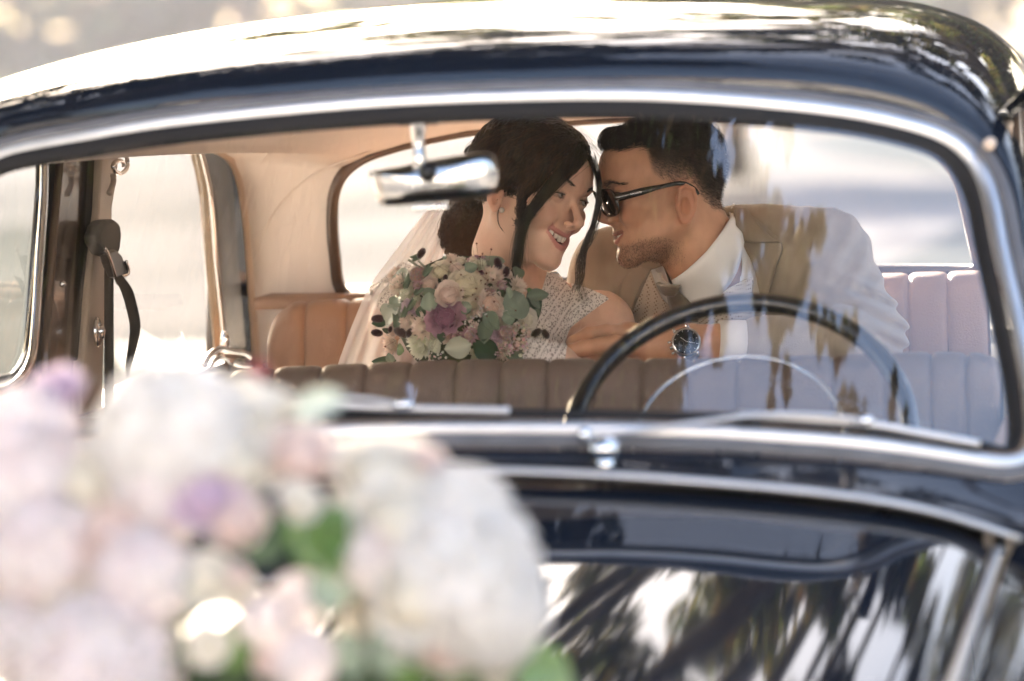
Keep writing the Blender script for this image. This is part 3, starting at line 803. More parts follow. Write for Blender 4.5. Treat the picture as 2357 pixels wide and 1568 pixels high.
def eyes(h, parent, look=(0, 0)):
    for s in (-1, 1):
        c = np.array((3.15*s, 6.95, -.15)); e = mesh('eye', *ball_vf(h.wor(c), .0124, nu=20, nv=14), M['eye'], parent)
        dirv = np.array((look[0], 1, look[1])); dirv /= np.linalg.norm(dirv)
        ic = c+dirv*.82
        V, F = ball_vf((0, 0, 0), (.62, .48, .62), nu=16, nv=10)
        mesh('iris', [h.wor(np.array(v)+ic) for v in V], F, M['iris'], e)
def teeth(h, parent, n=10, up=True, lower=False):
    p = h.p; ly = p['lip']; mz = p['mz']; op = p['open']; cu = p['curve']; bd = p.get('bend', .16)
    ws = [.86, .68, .76, .70, .68, .6]; hk = 1.18 if op > .4 else 1.0
    x = 0
    for s in (-1, 1):
        x = 0
        for k, w_ in enumerate(ws):
            cx = (x+w_/2)*s; x += w_
            y = ly-.62-bd*1.15*cx*cx
            hgt = (.92, .80, .88, .74, .66, .55)[k]*hk
            z = mz+op+.02+cu*cx*cx-hgt/2+.12
            a = -math.atan(2*bd*1.15*cx)
            Rm = np.array([[math.cos(a), -math.sin(a), 0], [math.sin(a), math.cos(a), 0], [0, 0, 1]])
            V, F = ball_vf((0, 0, 0), (1, 1, 1), nu=12, nv=8)
            V = [np.sign(v)*np.abs(v)**.6*np.array((w_*.5, .22, hgt*.5)) for v in V]
            mesh('tooth', [h.wor(Rm@v+np.array((cx, y, z))) for v in V], F, M['teeth'], parent)
    V, F = ball_vf((0, ly-3.0, mz-.1), (mw_(p), 1.9, 1.3)); mesh('mouth_lining', [h.wor(v) for v in V], F, M['mouth'], parent)
def mw_(p): return p['mw']*.8

def sm01(x, a, b): t = np.clip((x-a)/(b-a), 0, 1); return t*t*(3-2*t)
def ghair(q):
    # clipped sides: how dense the hair is, from the fade's edge upwards
    y, z = q[:, 1], q[:, 2]
    low = np.interp(y, [-11, -8, -6, -4.6, -3.4, -2, .5, 3.0, 3.4, 3.6], [-6.5, -6.0, -5.0, -3.4, -1.2, -.1, .2, 1.6, 4.4, 6.6])
    e = z-low+.35*vnoise(q, 3.0, 8)
    front = sm01(-(y-3.3-.20*np.maximum(0, z-6.4)*6), -.2, .9)
    topf = sm01(z, 6.4, 7.0)
    return np.clip(np.clip(e/3.6, 0, 1)**.75*np.maximum(front, topf*(y < 8.3)), 0, 1)*(z > -7)*(np.abs(q[:, 0]) < 7.75-.0*z)*(length(q) < 16)*np.where((np.abs(q[:, 0]) > 7.0)*(np.abs(y+1.5) < 2.2)*(z < .3), 0, 1)
def skin_col(h, V, base, lip, male):
    q = h.loc(V); ax = np.abs(q[:, 0]); p = h.p
    c = np.tile(np.array(base, float), (len(V), 1))
    def mixc(w_, col): 
        w2 = np.clip(w_, 0, 1)[:, None]; c[:] = c*(1-w2)+np.array(col)*w2
    near = length(q) < 15
    # warm cheeks, nose, ears
    b = np.exp(-((ax-3.8)**2/4+(q[:, 1]-7)**2/6+(q[:, 2]+3.3)**2/3)); mixc(b*.35*near, (base[0]*1.0, base[1]*.72, base[2]*.70))
    b = np.exp(-((ax)**2/1.5+(q[:, 1]-10)**2/3+(q[:, 2]+3.3)**2/1.5)); mixc(b*.3*near, (base[0]*.98, base[1]*.70, base[2]*.68))
    b = (ax > 6.8)*(np.abs(q[:, 1]+1.3) < 2.2)*(np.abs(q[:, 2]+2.8) < 3.4); mixc(b*.35, (base[0]*1.0, base[1]*.68, base[2]*.62))
    # lips
    mz, op, cu, bd, mw, ly = p['mz'], p['open'], p['curve'], p.get('bend', .16), p['mw'], p['lip']
    zz = q[:, 2]-cu*ax**2; yy = q[:, 1]+bd*ax**2; fr = 1-(ax/mw)**2
    m1 = (zz > mz-.1)*(zz < mz+op+.22+.38*np.clip(fr, 0, 1))*(fr > -.05)*(yy > ly-1.0)
    m2 = (zz < mz+.1)*(zz > mz-op-.5-.55*np.clip(fr, 0, 1))*(fr > -.05)*(yy > ly-1.0)
    mixc((m1 | m2)*.85, lip)
    ins = (yy < ly-.75)*(np.abs(zz-mz) < op+.35)*(fr > -.1)*(q[:, 1] > 4); mixc(ins*1.0, (.12, .03, .025))
    # nostrils
    nb = np.exp(-((ax-.62)**2/.12+(q[:, 1]-p['nose']+.65)**2/.3+(q[:, 2]+4.3)**2/.15)); mixc(nb*.8, (.06, .02, .015))
    # eyelid tint
    eb = np.exp(-((ax-3.15)**2/2.0+(q[:, 1]-8)**2/2+(q[:, 2]-.0)**2/.5)); mixc(eb*.35, (base[0]*.6, base[1]*.5, base[2]*.5))
    lash = np.exp(-((ax-3.15)**2/1.2))*(np.abs(q[:, 2]+.2-.05*(ax-3.15)**2) < p['eye']+.22)*(q[:, 1] > 7.3)*(ax > 1.9)*(ax < 4.5); mixc(lash*(.85 if not male else .5), (.05, .03, .025))
    if male:
        n = .75+.25*vnoise(q, 9, 3)
        st = sm01(-q[:, 2], 5.9, 8.2)*sm01(q[:, 1], -2.5, .5)*sm01(-q[:, 2], 5, 6)*(1-.0*ax)
        jawl = np.clip((q[:, 1]*.0+1), 0, 1)
        must = np.exp(-((ax)/2.6)**4)*sm01(-q[:, 2], 4.5, 4.9)*(1-sm01(-q[:, 2], 6.0, 6.4))*(q[:, 1] > 7)
        lipm = (m1 | m2)
        w_ = np.maximum(sm01(-(q[:, 2]+.12*(q[:, 1]-7)), 7.2, 8.8)*sm01(q[:, 1], -1.0, 3.5), must*.6)*n*near*(~lipm)*(1-sm01(-q[:, 2], 12.0, 13.5))
        mixc(w_*.5, (.12, .06, .035))
        mixc(ghair(q)*.93, (.022, .014, .010))
    return c
# ---------------- groom body (skin): head, neck, forearm and hand are one surface
gneck = [HG.wor((0, -2.6, -5.0)), HG.wor((0, -4.2, -10.5)), P(1665, 720, 1.42)]
def hp(cx, cy, Y): return P(1208+cx*.2125, 695.3+cy*.2125, Y)
wr = hp(1740, 470, 1.13)
hand = dict(
    palm=[(wr+np.array((.0, 0, 0))), hp(1400, 480, 1.13), hp(1080, 420, 1.15)],
    fing=[([hp(1180, 330, 1.15), hp(880, 315, 1.12), hp(690, 340, 1.10), hp(530, 430, 1.105), hp(440, 520, 1.12)], [.0115, .0102, .0098, .0088, .0078]),   # index
          ([hp(1150, 380, 1.17), hp(860, 345, 1.17), hp(640, 380, 1.17), hp(500, 470, 1.19), hp(440, 540, 1.21)], [.0115, .0102, .0098, .0088, .0078]),
          ([hp(1150, 480, 1.19), hp(850, 470, 1.21), hp(640, 500, 1.23), hp(520, 570, 1.24)], [.011, .010, .0095, .008]),
          ([hp(1160, 560, 1.20), hp(900, 580, 1.22), hp(720, 610, 1.23), hp(620, 660, 1.23)], [.010, .009, .0085, .007]),
          ([hp(1300, 500, 1.12), hp(950, 450, 1.085), hp(640, 500, 1.07), hp(480, 540, 1.065), hp(370, 565, 1.065)], [.0150, .0125, .0118, .0112, .0092])])   # thumb
def groom_skin(p):
    d = HG.sdf(p)
    n = s_chain(p, gneck, [.056, .060, .052]); d = smin(d, n, .022)
    d = smin(d, s_cap(p, gneck[2], P(1720, 900, 1.48), .052, .06), .02)
    # forearm and hand
    c0 = hp(1200, 480, 1.14); far = length(p-c0)-.30; a = np.maximum(far, .05); m_ = far < .06
    if m_.any():
        q = p[m_]; e = s_chain(q, [P(1800, 800, 1.17), P(1700, 790, 1.15), wr], [.030, .031, .0285])
        e = smin(e, s_chain(q, hand['palm'], [.026, .027, .026]), .02)
        e = smin(e, s_cap(q, hp(1150, 380, 1.15), hp(1160, 560, 1.19), .019, .017), .014)
        fg = None
        for pts, rr in hand['fing']:
            g = s_chain(q, pts, rr, .004); fg = g if fg is None else np.minimum(fg, g)
        e = smin(e, fg, .004); a[m_] = e
    return np.minimum(d, a)
lo = np.array((-.2, .98, .60)); 
def bounds(pts, pad): 
    A = np.array(pts); return A.min(0)-pad, A.max(0)+pad
lo, hi = bounds([HG.wor((0, 0, 11)), HG.wor((0, 11, 0)), HG.wor((0, -11, 0)), hp(330, 560, 1.1), P(1960, 800, 1.2), P(1700, 900, 1.5)], .05)
V, F = polygonize(groom_skin, lo, hi, .0022)
g_body = np_mesh('body', V, F, M['skin_g'], groom, skin_col(HG, V, (.58, .32, .20), (.36, .13, .10), True))
eyes(HG, g_body, (-.1, -.1)); teeth(HG, g_body)
# thumbnail
tn = hp(368, 558, 1.065); 
# ---------------- bride body
bneck = [HB.wor((0, -2.0, -5.0)), HB.wor((0, -2.4, -10.5)), P(1190, 705, 1.36)]
shl, shr = P(1378, 752, 1.30), P(925, 735, 1.34)
def bride_skin(p):
    d = HB.sdf(p)
    n = s_chain(p, bneck, [.041, .042, .054]); d = smin(d, n, .022)
    t = s_chain(p, [shr, P(1165, 745, 1.37), shl], [.046, .060, .050]); d = smin(d, t, .045)
    t = s_ell(p, P(1165, 860, 1.36), (.150, .090, .16)); d = smin(d, t, .05)
    t = s_cap(p, P(1130, 700, 1.32), P(1335, 712, 1.29), .012); d = smin(d, t, .02)
    a = s_chain(p, [shl, P(1412, 860, 1.24), P(1400, 980, 1.15)], [.050, .046, .040]); d = smin(d, a, .02)
    a = s_chain(p, [shr, P(905, 900, 1.28), P(960, 1000, 1.15)], [.048, .043, .038]); d = smin(d, a, .02)
    # her forearm under the bouquet
    a = s_chain(p, [P(1400, 980, 1.15), P(1290, 835, 1.06), P(1210, 815, 1.03)], [.036, .027, .024]); d = smin(d, a, .01)
    return d
lo, hi = bounds([HB.wor((0, 0, 11)), HB.wor((0, 11, 0)), HB.wor((0, -11, 0)), P(860, 900, 1.3), P(1470, 900, 1.5), P(1200, 950, 1.05)], .04)
V, F = polygonize(bride_skin, lo, hi, .0022)
b_body = np_mesh('body', V, F, M['skin_b'], bride, skin_col(HB, V, (.74, .47, .345), (.55, .20, .18), False))
eyes(HB, b_body, (.12, .12)); teeth(HB, b_body)

# ---------------- lids, lashes, brows
M['hair'] = mat('dark brown hair', (.026, .014, .009), .30, spec=.5, var=.5, vscale=60)
M['hair_g'] = mat('near black cropped hair', (.018, .012, .009), .45, spec=.4, var=.4, vscale=60)
def lashes(h, parent, name='eyelashes', r=.055):
    es = h.p['eye']
    for s in (-1, 1):
        xs_ = np.linspace(1.95, 4.45, 11); pts = []
        for x in xs_:
            z = -.2+es*math.sqrt(max(0, 1-((x-3.15)/1.3)**2))+.05*(x-3.15)**2+.02
            yy = 6.95+math.sqrt(max(.2, 1.42**2-(x-3.15)**2-(z+.15)**2))
            pts.append(h.wor((s*x, yy, z)))
        tube(name, pts, [.0002]+[r*.012]*9+[.0002], M['hair_g'], parent, seg=6)
def brows(h, parent, n, pts, wdt, seed):
    g_ = np.random.default_rng(seed); P0 = []; 
    for s in (-1, 1):
        t = g_.random(n); X = np.interp(t, [0, .5, 1], [p[0] for p in pts]); Z = np.interp(t, [0, .5, 1], [p[1] for p in pts])+g_.normal(size=n)*wdt*(1-.6*t)
        q = h.on(s*X, Z); q2 = h.on(s*(X+.45+.25*g_.random(n)), Z+.16*(1-t*1.8)+.05*g_.normal(size=n))
        for a, b in zip(q, q2):
            m_ = (a+b)/2+np.array((0, .10, 0)); P0.append(np.stack([h.wor(a), h.wor(m_), h.wor(b+np.array((0, .04, 0)))]))
    return hairs('eyebrows', P0, .00022, M['hair_g'], parent)
def hairs(name, strands, rad, mt, parent):
    """strands: list of (k,3) arrays of equal k, as one curves object"""
    A = np.array(strands); n, k = A.shape[:2]
    cu = bpy.data.hair_curves.new(name); cu.add_curves([k]*n)
    off = np.zeros(3); q = parent
    while q is not None: off += np.array(q.location); q = q.parent
    cu.attributes['position'].data.foreach_set('vector', (A.reshape(-1, 3)-off).astype(np.float32).ravel())
    at = cu.attributes.get('radius') or cu.attributes.new('radius', 'FLOAT', 'POINT')
    rr = np.tile(np.interp(np.linspace(0, 1, k), [0, .7, 1], [1, .9, .25]), n)*rad; at.data.foreach_set('value', rr.astype(np.float32))
    cu.materials.append(mt); o = bpy.data.objects.new(name, cu); COL.objects.link(o); o.parent = parent; return o
lashes(HB, b_body, r=.075); lashes(HG, g_body)
brows(HB, bride, 150, [(1.5, 1.55), (3.2, 2.25), (4.9, 1.7)], .16, 3)
brows(HG, groom, 160, [(1.3, 1.3), (3.2, 1.8), (4.9, 1.2)], .26, 4)
# ================================================================== hair
def flow_hair(name, f, seeds, guides, parent, mt, nstep=12, step=.008, rad=.00022, lift=.001, jit=.25, sig=.02, seed=0, wob=.0):
    """strands that follow measured guides over the surface f"""
    g_ = np.random.default_rng(seed); GP, GT = [], []
    for gd in guides:
        gd = np.array(gd); t = np.gradient(gd, axis=0); t /= length(t)[:, None]+1e-9; GP.append(gd); GT.append(t)
    GP = np.concatenate(GP); GT = np.concatenate(GT)
    p = seeds.copy(); n = len(p); off = lift*(.2+g_.random(n)*1.3); path = [p.copy()]
    sid = g_.normal(size=(n, 3))*jit; fl = step*(.6+.8*g_.random(n))
    for k in range(nstep):
        d2 = ((p[:, None, :]-GP[None])**2).sum(-1); w_ = np.exp(-(d2-d2.min(1)[:, None])/sig**2)
        v = (w_[:, :, None]*GT[None]).sum(1)/w_.sum(1)[:, None]+sid*.35+.12*g_.normal(size=(n, 3))*0
        g = grad(f, p, .002); v -= g*(v*g).sum(1)[:, None]; v /= length(v)[:, None]+1e-9
        if wob: v += wob*np.cross(g, v)*np.sin(k*.9+sid[:, :1]*20)
        p = p+v*fl[:, None]; d = f(p); p = p-g*(d-off)[:, None]; path.append(p.copy())
    return hairs(name, np.stack(path, 1), rad, mt, parent)
def surf_seeds(f, poly, n, seed, y0=.7):
    g_ = np.random.default_rng(seed); poly = np.array(poly, float); lo_, hi_ = poly.min(0), poly.max(0); out = np.zeros((0, 2))
    while len(out) < n:
        q = g_.uniform(lo_, hi_, size=(n*2, 2)); ins = np.zeros(len(q), bool); j = len(poly)-1
        for i in range(len(poly)):
            a, b = poly[i], poly[j]; c = ((a[1] > q[:, 1]) != (b[1] > q[:, 1])) & (q[:, 0] < (b[0]-a[0])*(q[:, 1]-a[1])/(b[1]-a[1]+1e-9)+a[0]); ins ^= c; j = i
        out = np.vstack([out, q[ins]])
    p, ok = trace(f, out[:n], y0); return p[ok]
# ---- bride: pinned-up hair
def on_skin(f, uvs, y0=.7):
    p, ok = trace(f, np.array(uvs, float), y0); return p, ok
bang_uv = [(1340, 352), (1316, 382), (1288, 408), (1262, 438), (1240, 466), (1216, 494), (1200, 525), (1193, 570), (1190, 618)]
bp3, ok_ = on_skin(bride_skin, bang_uv)
bg_ = grad(bride_skin, bp3, .003); bang = [p+g*.003 for p, g in zip(bp3, bg_)]
bang[-2] = P(1191, 584, bang[4][1]+.0); bang[-1] = P(1188, 622, bang[4][1]+.01); bang[-3] = P(1197, 545, bang[4][1]+.0)
def lift(uvs, k):
    q, _ = on_skin(bride_skin, uvs); return list(q+grad(bride_skin, q, .003)*k)
temple = lift([(1252, 370), (1232, 402), (1214, 438), (1204, 472), (1200, 505)], .001)
overear = lift([(1190, 400), (1150, 418), (1118, 440)], .006)
bun_c = P(1068, 535, 1.42)
def bride_hair(p):
    q = HB.loc(p); far = length(q-np.array((0, -2, 0)))-22; out = np.maximum(far, 1.5); m_ = far < 1.5
    Q = q[m_]; ax = np.abs(Q[:, 0])
    d = s_ell(Q, (0, -1.5, 2.9), (8.3, 9.7, 8.5))
    d = smin(d, s_ell(Q, (-1.5, 3.6, 5.6), (6.2, 5.2, 4.6)), 1.5)
    d = smax(d, -s_ell(Q, (1.2, 9.2, -2.4), (7.2, 5.2, 9.1)), .6)
    d = smax(d, -s_ell(Q, (-4.5, 5.6, -1.5), (4.2, 3.6, 5.4)), .6)
    # open below the ears
    lowc = np.maximum(-(Q[:, 2]+1.2), 0); d = smax(d, np.minimum(-(Q[:, 2]+1.0+.25*(Q[:, 1]+2.5)), 9)*np.where(Q[:, 1] > -4.2, 1, .2)-.0, .8)
    out[m_] = d; o = out*HB.k
    o = smin(o, s_ell(p, bun_c, (.036, .042, .044)), .02)
    o = smin(o, s_cap(p, P(1085, 440, 1.36), P(1072, 500, 1.41), .028, .03), .02)
    e = s_chain(p, bang, [.009, .0085, .007, .0055, .0035, .002, .0015, .001, .001]); e = e
    o = smin(o, e, .006)
    o = smin(o, s_chain(p, temple, [.017, .014, .009, .005, .002]), .007); o = smin(o, s_chain(p, overear, [.014, .013, .010]), .010)
    q2 = p+.0
    return o-.0012*np.sin(vnoise(p, 260, 4)*9)*(np.abs(o) < .02)
pts_ = [HB.wor((0, 0, 12)), HB.wor((0, -13, 0)), HB.wor((9, 0, 0)), HB.wor((-9, 0, 0)), bun_c-np.array((.05, .05, .06)), bun_c+.05, bang[-1], bang[3]]
lo, hi = bounds(pts_, .03)
V, F = polygonize(bride_hair, lo, hi, .0024)
hb = np_mesh('hair', V, F, M['hair'], bride)
def G3(f, uvs, off=.002):
    uv = resample(cat_rom([(u, v, 0) for u, v in uvs], 5), 16); p, ok = trace(f, [q[:2] for q in uv])
    if not ok.all() and ok.any():
        gi = np.nonzero(ok)[0]
        for i in np.nonzero(~ok)[0]: p[i] = P(uv[i][0], uv[i][1], p[gi[np.argmin(np.abs(gi-i))]][1])
    return p
bgd = [[(1350, 350), (1320, 385), (1280, 430), (1240, 470), (1205, 505), (1195, 560), (1190, 620)],
       [(1340, 330), (1290, 370), (1250, 420), (1215, 470), (1200, 530)],
       [(1330, 318), (1270, 340), (1220, 390), (1190, 440), (1170, 470)],
       [(1310, 305), (1240, 310), (1180, 350), (1145, 400), (1120, 440)],
       [(1280, 290), (1200, 290), (1135, 325), (1100, 380), (1085, 440)],
       [(1200, 278), (1130, 305), (1090, 350), (1070, 420), (1060, 480)],
       [(1120, 430), (1085, 465), (1050, 500), (1030, 545), (1050, 590)],
       [(1230, 380), (1205, 420), (1192, 465), (1194, 520)],
       [(1130, 480), (1100, 510), (1095, 560), (1070, 595)]]
guides = [G3(bride_hair, g) for g in bgd]
mass = [(1080, 350), (1110, 312), (1150, 290), (1203, 279), (1260, 286), (1320, 308), (1352, 335), (1364, 362), (1345, 385), (1300, 430), (1255, 485), (1222, 495), (1203, 560), (1186, 560), (1188, 530), (1195, 470), (1150, 440), (1125, 440), (1118, 520), (1105, 580), (1065, 598), (1030, 580), (1020, 530), (1040, 480), (1070, 420)]
sd = surf_seeds(bride_hair, mass, 5200, 1)
flow_hair('hair_strands', bride_hair, sd, guides, bride, M['hair'], 12, .007, .00026, .0016, .22, .016, 2, wob=.15)
M['hair_l'] = mat('brown hair painted sunlit', (.10, .048, .022), .35, var=.4, vscale=40)  # lighter copy of the hair colour, sunlit flecks painted as strands
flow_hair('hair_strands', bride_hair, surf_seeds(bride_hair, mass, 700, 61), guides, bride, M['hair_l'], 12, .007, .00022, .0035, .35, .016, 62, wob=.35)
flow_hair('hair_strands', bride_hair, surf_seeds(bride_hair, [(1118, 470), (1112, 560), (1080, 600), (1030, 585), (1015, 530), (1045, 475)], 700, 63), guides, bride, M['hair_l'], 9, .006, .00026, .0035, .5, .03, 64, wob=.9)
# loose locks: each a bundle that keeps its measured line
def lock(name, uv, Ys, n, spread, rad, seed, parent=bride, mt=None, wave=.0):
    g_ = np.random.default_rng(seed); base = resample(cat_rom([P(u, v, y) for (u, v), y in zip(uv, Ys)], 6), 22); base = np.array(base); S = []
    for i in range(n):
        a = g_.normal(size=3)*spread; b = g_.normal(size=3)*spread; ph = g_.random()*6; t = np.linspace(0, 1, 22)[:, None]
        s0 = g_.uniform(0, .25)
        w_ = wave*np.sin(t*9+ph)*np.array((1, .3, .2)); S.append(base+a*(1-t)+b*t*(1-.55*t)+w_*t)
    return hairs(name, S, rad, mt or M['hair'], parent)
Yf = bang[4][1]
lock('hair_lock', [(1262, 430), (1234, 470), (1210, 505), (1197, 540), (1190, 590), (1188, 640), (1200, 668)], [Yf-.010]*5+[Yf, Yf+.01], 110, .0042, .00020, 21, wave=.0060)
lock('hair_lock', [(1338, 348), (1312, 380), (1284, 410), (1258, 440), (1234, 470), (1212, 502), (1198, 540), (1191, 590), (1187, 640)], [bang[0][1]-.006, bang[1][1]-.006, bang[2][1]-.008, bang[3][1]-.008, bang[4][1]-.008, bang[4][1]-.010, bang[4][1]-.008, Yf, Yf], 170, .0066, .00019, 41, wave=.0045)
lock('hair_lock', [(1300, 345), (1262, 380), (1238, 420), (1218, 460), (1204, 505), (1199, 560), (1202, 612)], [bang[1][1]]*2+[bang[3][1]]*2+[Yf-.006]*3, 60, .0075, .00018, 42, wave=.004)
lock('hair_lock', [(1352, 360), (1370, 390), (1379, 430), (1376, 470), (1368, 510), (1352, 552), (1340, 590), (1336, 640), (1324, 668)], [1.24, 1.235, 1.23, 1.23, 1.23, 1.23, 1.23, 1.23, 1.24], 80, .0018, .00022, 22, wave=.006)
lock('hair_lock', [(1362, 362), (1376, 410), (1380, 450), (1374, 500), (1360, 552), (1336, 590), (1334, 650), (1352, 700)], [1.24]*6+[1.23, 1.23], 40, .003, .0002, 23, wave=.006)
lock('hair_lock', [(1150, 470), (1145, 492), (1150, 520), (1172, 545)], [1.20]*4, 6, .0012, .0002, 24)
lock('hair_lock', [(1120, 320), (1085, 335), (1072, 350), (1080, 365)], [1.33]*4, 26, .003, .0003, 25)
lock('flyaway_hair', [(1150, 300), (1230, 268), (1310, 290), (1372, 345)], [1.30]*4, 16, .008, .00012, 26, wave=.006)
lock('flyaway_hair', [(1290, 300), (1350, 320), (1385, 360), (1392, 400)], [1.25]*4, 14, .008, .00012, 27, wave=.006)
lock('flyaway_hair', [(1110, 480), (1130, 530), (1165, 560), (1175, 600)], [1.27]*4, 18, .010, .00012, 28, wave=.006)
# ---- groom: swept top over clipped sides
def groom_hair(p):
    q = HG.loc(p); far = length(q-np.array((0, -1, 3)))-16; out = np.maximum(far, 1.5); m_ = far < 1.5; Q = q[m_]; S = Q.copy(); S[:, 0] = np.abs(Q[:, 0])
    d = s_ell(S, (0, -1.3, 3.6), (7.25, 9.1, 7.55))
    d = smin(d, s_cap(S, (0, 6.6, 7.9), (3.6, 5.4, 7.6), 1.75, 1.4), 1.4)
    d = smax(d, -(S[:, 2]-5.7-.17*(S[:, 1]-3)*(S[:, 1] < 3)), .5)
    d = smax(d, -s_ell(S, (0, 9.4, 3.6), (7, 3.0, 3.25)), .35)
    out[m_] = d-.10*np.sin(vnoise(Q*np.array((3.0, .7, 1.5)), 1.5, 5)*7); return out*HG.k
lo, hi = bounds([HG.wor((8, 9, 13)), HG.wor((-8, -12, 3)), HG.wor((8, -12, 3)), HG.wor((-8, 9, 13)), HG.wor((0, 10, 3))], .01)
V, F = polygonize(groom_hair, lo, hi, .0022)
hg = np_mesh('hair', V, F, M['hair_g'], groom)
ggd = [[(1680, 330), (1600, 285), (1500, 275), (1420, 285), (1388, 315)], [(1690, 380), (1600, 330), (1500, 315), (1430, 320), (1395, 340)]]
gg = [G3(groom_hair, g) for g in ggd]
sd = surf_seeds(groom_hair, [(1392, 335), (1390, 305), (1420, 275), (1480, 258), (1560, 255), (1640, 275), (1680, 320), (1690, 370), (1600, 370), (1480, 350)], 2600, 5)
flow_hair('hair_strands', groom_hair, sd, gg, groom, M['hair_g'], 6, .005, .00024, .0035, .3, .03, 6)
# clipped side hair and stubble
def fuzz(name, h, f, poly, n, dens, ln, direc, rad, seed, parent, mt):
    s = surf_seeds(f, poly, n, seed); q = h.loc(s); g_ = np.random.default_rng(seed+1); keep = g_.random(len(s)) < dens(q); s = s[keep]
    g = grad(f, s, .002); d = h.R@np.array(direc, float); d = d/np.linalg.norm(d); v = g*.22+d+.3*g_.normal(size=s.shape); v -= 0; v /= length(v)[:, None]
    L = (ln*(.5+g_.random(len(s))))[:, None]; return hairs(name, np.stack([s, s+v*L*.5, s+v*L+d*L*.15], 1), rad, mt, parent)
fuzz('clipped_hair', HG, groom_skin, [(1455, 320), (1600, 270), (1700, 300), (1700, 470), (1600, 500), (1560, 430), (1480, 415)], 16000, lambda q: ghair(q)*1.1, .0042, (0, -.8, -.6), .00016, 31, groom, M['hair_g'])
def beard(q): return np.maximum(sm01(-(q[:, 2]+.12*(q[:, 1]-7)), 7.0, 8.6)*sm01(q[:, 1], -1.5, 3.5), .6*sm01(-q[:, 2], 4.5, 4.9)*(1-sm01(-q[:, 2], 5.9, 6.2))*(q[:, 1] > 7.4))*(1-sm01(-q[:, 2], 11.8, 13))
fuzz('stubble', HG, groom_skin, [(1400, 515), (1445, 530), (1600, 560), (1560, 640), (1440, 640), (1405, 600)], 5200, beard, .0015, (0, .2, -1), .00013, 33, groom, M['hair_g'])

# ================================================================== glasses
gl_ = empty('sunglasses', (0, 0, 0)); gl_.parent = groom; gl_.location = Vector(HG.wor((0, 9, 0)))-groom.location; gl_['label'] = 'black framed dark sunglasses'
M['lens'] = mat('dark tinted lens', (.008, .008, .009), .05, coat=1)
for s in (-1, 1):
    # frame and lens: a rounded, slightly trapezoid rim tilted outwards
    ou = []
    for t in np.linspace(0, 2*math.pi, 30, endpoint=False):
        c_, s_ = math.cos(t), math.sin(t); x = 3.35+2.7*np.sign(c_)*abs(c_)**.55; z = -1.25+1.95*np.sign(s_)*abs(s_)**.55
        if c_ < 0 and s_ < 0: x += .5*abs(s_)
        y = 10.0-.034*x*x+.16*(z+1.2)
        ou.append(HG.wor((s*x, y, z)))
    tube('frame', ou, .0023, M['bakelite'], gl_, seg=8, close=True)
    c = np.mean(ou, axis=0); fw = HG.R@np.array((0, 1, 0))
    V, F = grid([[c+(p-c)*t+fw*.0020*(1-t*t) for p in ou] for t in np.linspace(0.02, 1, 7)], True); mesh('lens', V, F, M['lens'], gl_, solid=.0015)
    arm = [HG.wor((s*x, y, z)) for x, y, z in ((6.0, 8.9, -.75), (6.5, 8.3, -.7), (7.0, 6.0, -.5), (7.3, 3.2, -.25), (7.5, .8, -.1), (7.6, -.6, -.1), (7.5, -1.8, -.4), (7.3, -3.0, -1.3), (7.2, -3.5, -2.2))]
    V, F = tube_vf(cat_rom(arm, 5), list(np.interp(np.linspace(0, 1, 41), [0, .30, .42, .8, 1], [.0066, .0056, .0034, .0032, .0022])), 10, flat=.36, upv=HG.R@np.array((1, 0, 0))); mesh('temple_arm', V, F, M['bakelite'], gl_)
tube('bridge', [HG.wor(q) for q in ((-1.0, 9.95, -.5), (0, 10.3, -.35), (1.0, 9.95, -.5))], .0022, M['bakelite'], gl_, seg=8)
M['silver_print'] = mat('silver print', (.6, .6, .6), .4, .6)
tc_ = bpy.data.curves.new('brand_lettering', 'FONT'); tc_.body = 'LACOSTE'; tc_.size = .0040; tc_.extrude = .0001; tc_.align_x = 'CENTER'; tc_.align_y = 'CENTER'
to0 = bpy.data.objects.new('brand_lettering', tc_); COL.objects.link(to0); bpy.context.view_layer.update(); tme = bpy.data.meshes.new_from_object(to0.evaluated_get(bpy.context.evaluated_depsgraph_get())); bpy.data.objects.remove(to0)
to = bpy.data.objects.new('temple_lettering', tme); COL.objects.link(to); tme.materials.clear(); tme.materials.append(M['silver_print']); to.parent = gl_
# right-hand side arm faces the camera (person's left): text runs towards the ear
X_ = HG.R@np.array((.12, -1, 0)); X_ /= np.linalg.norm(X_); N_ = HG.R@np.array((1, .12, 0)); N_ -= X_*(N_@X_); N_ /= np.linalg.norm(N_); Y_ = np.cross(N_, X_)
pos = HG.wor((7.02+.29, 5.9, -.5)); mm = Matrix.Identity(4)
gloc = Vector(HG.wor((0, 9, 0)))
for i in range(3): mm[i][0], mm[i][1], mm[i][2], mm[i][3] = X_[i], Y_[i], N_[i], pos[i]-gloc[i]
to.matrix_local = mm
# earring
mesh('pearl_earring', *ball_vf(trace(bride_skin, [(1155, 484)])[0][0]-fwd*.0015, .0042), mat('pearl', (.8, .76, .7), .15, coat=1), bride)

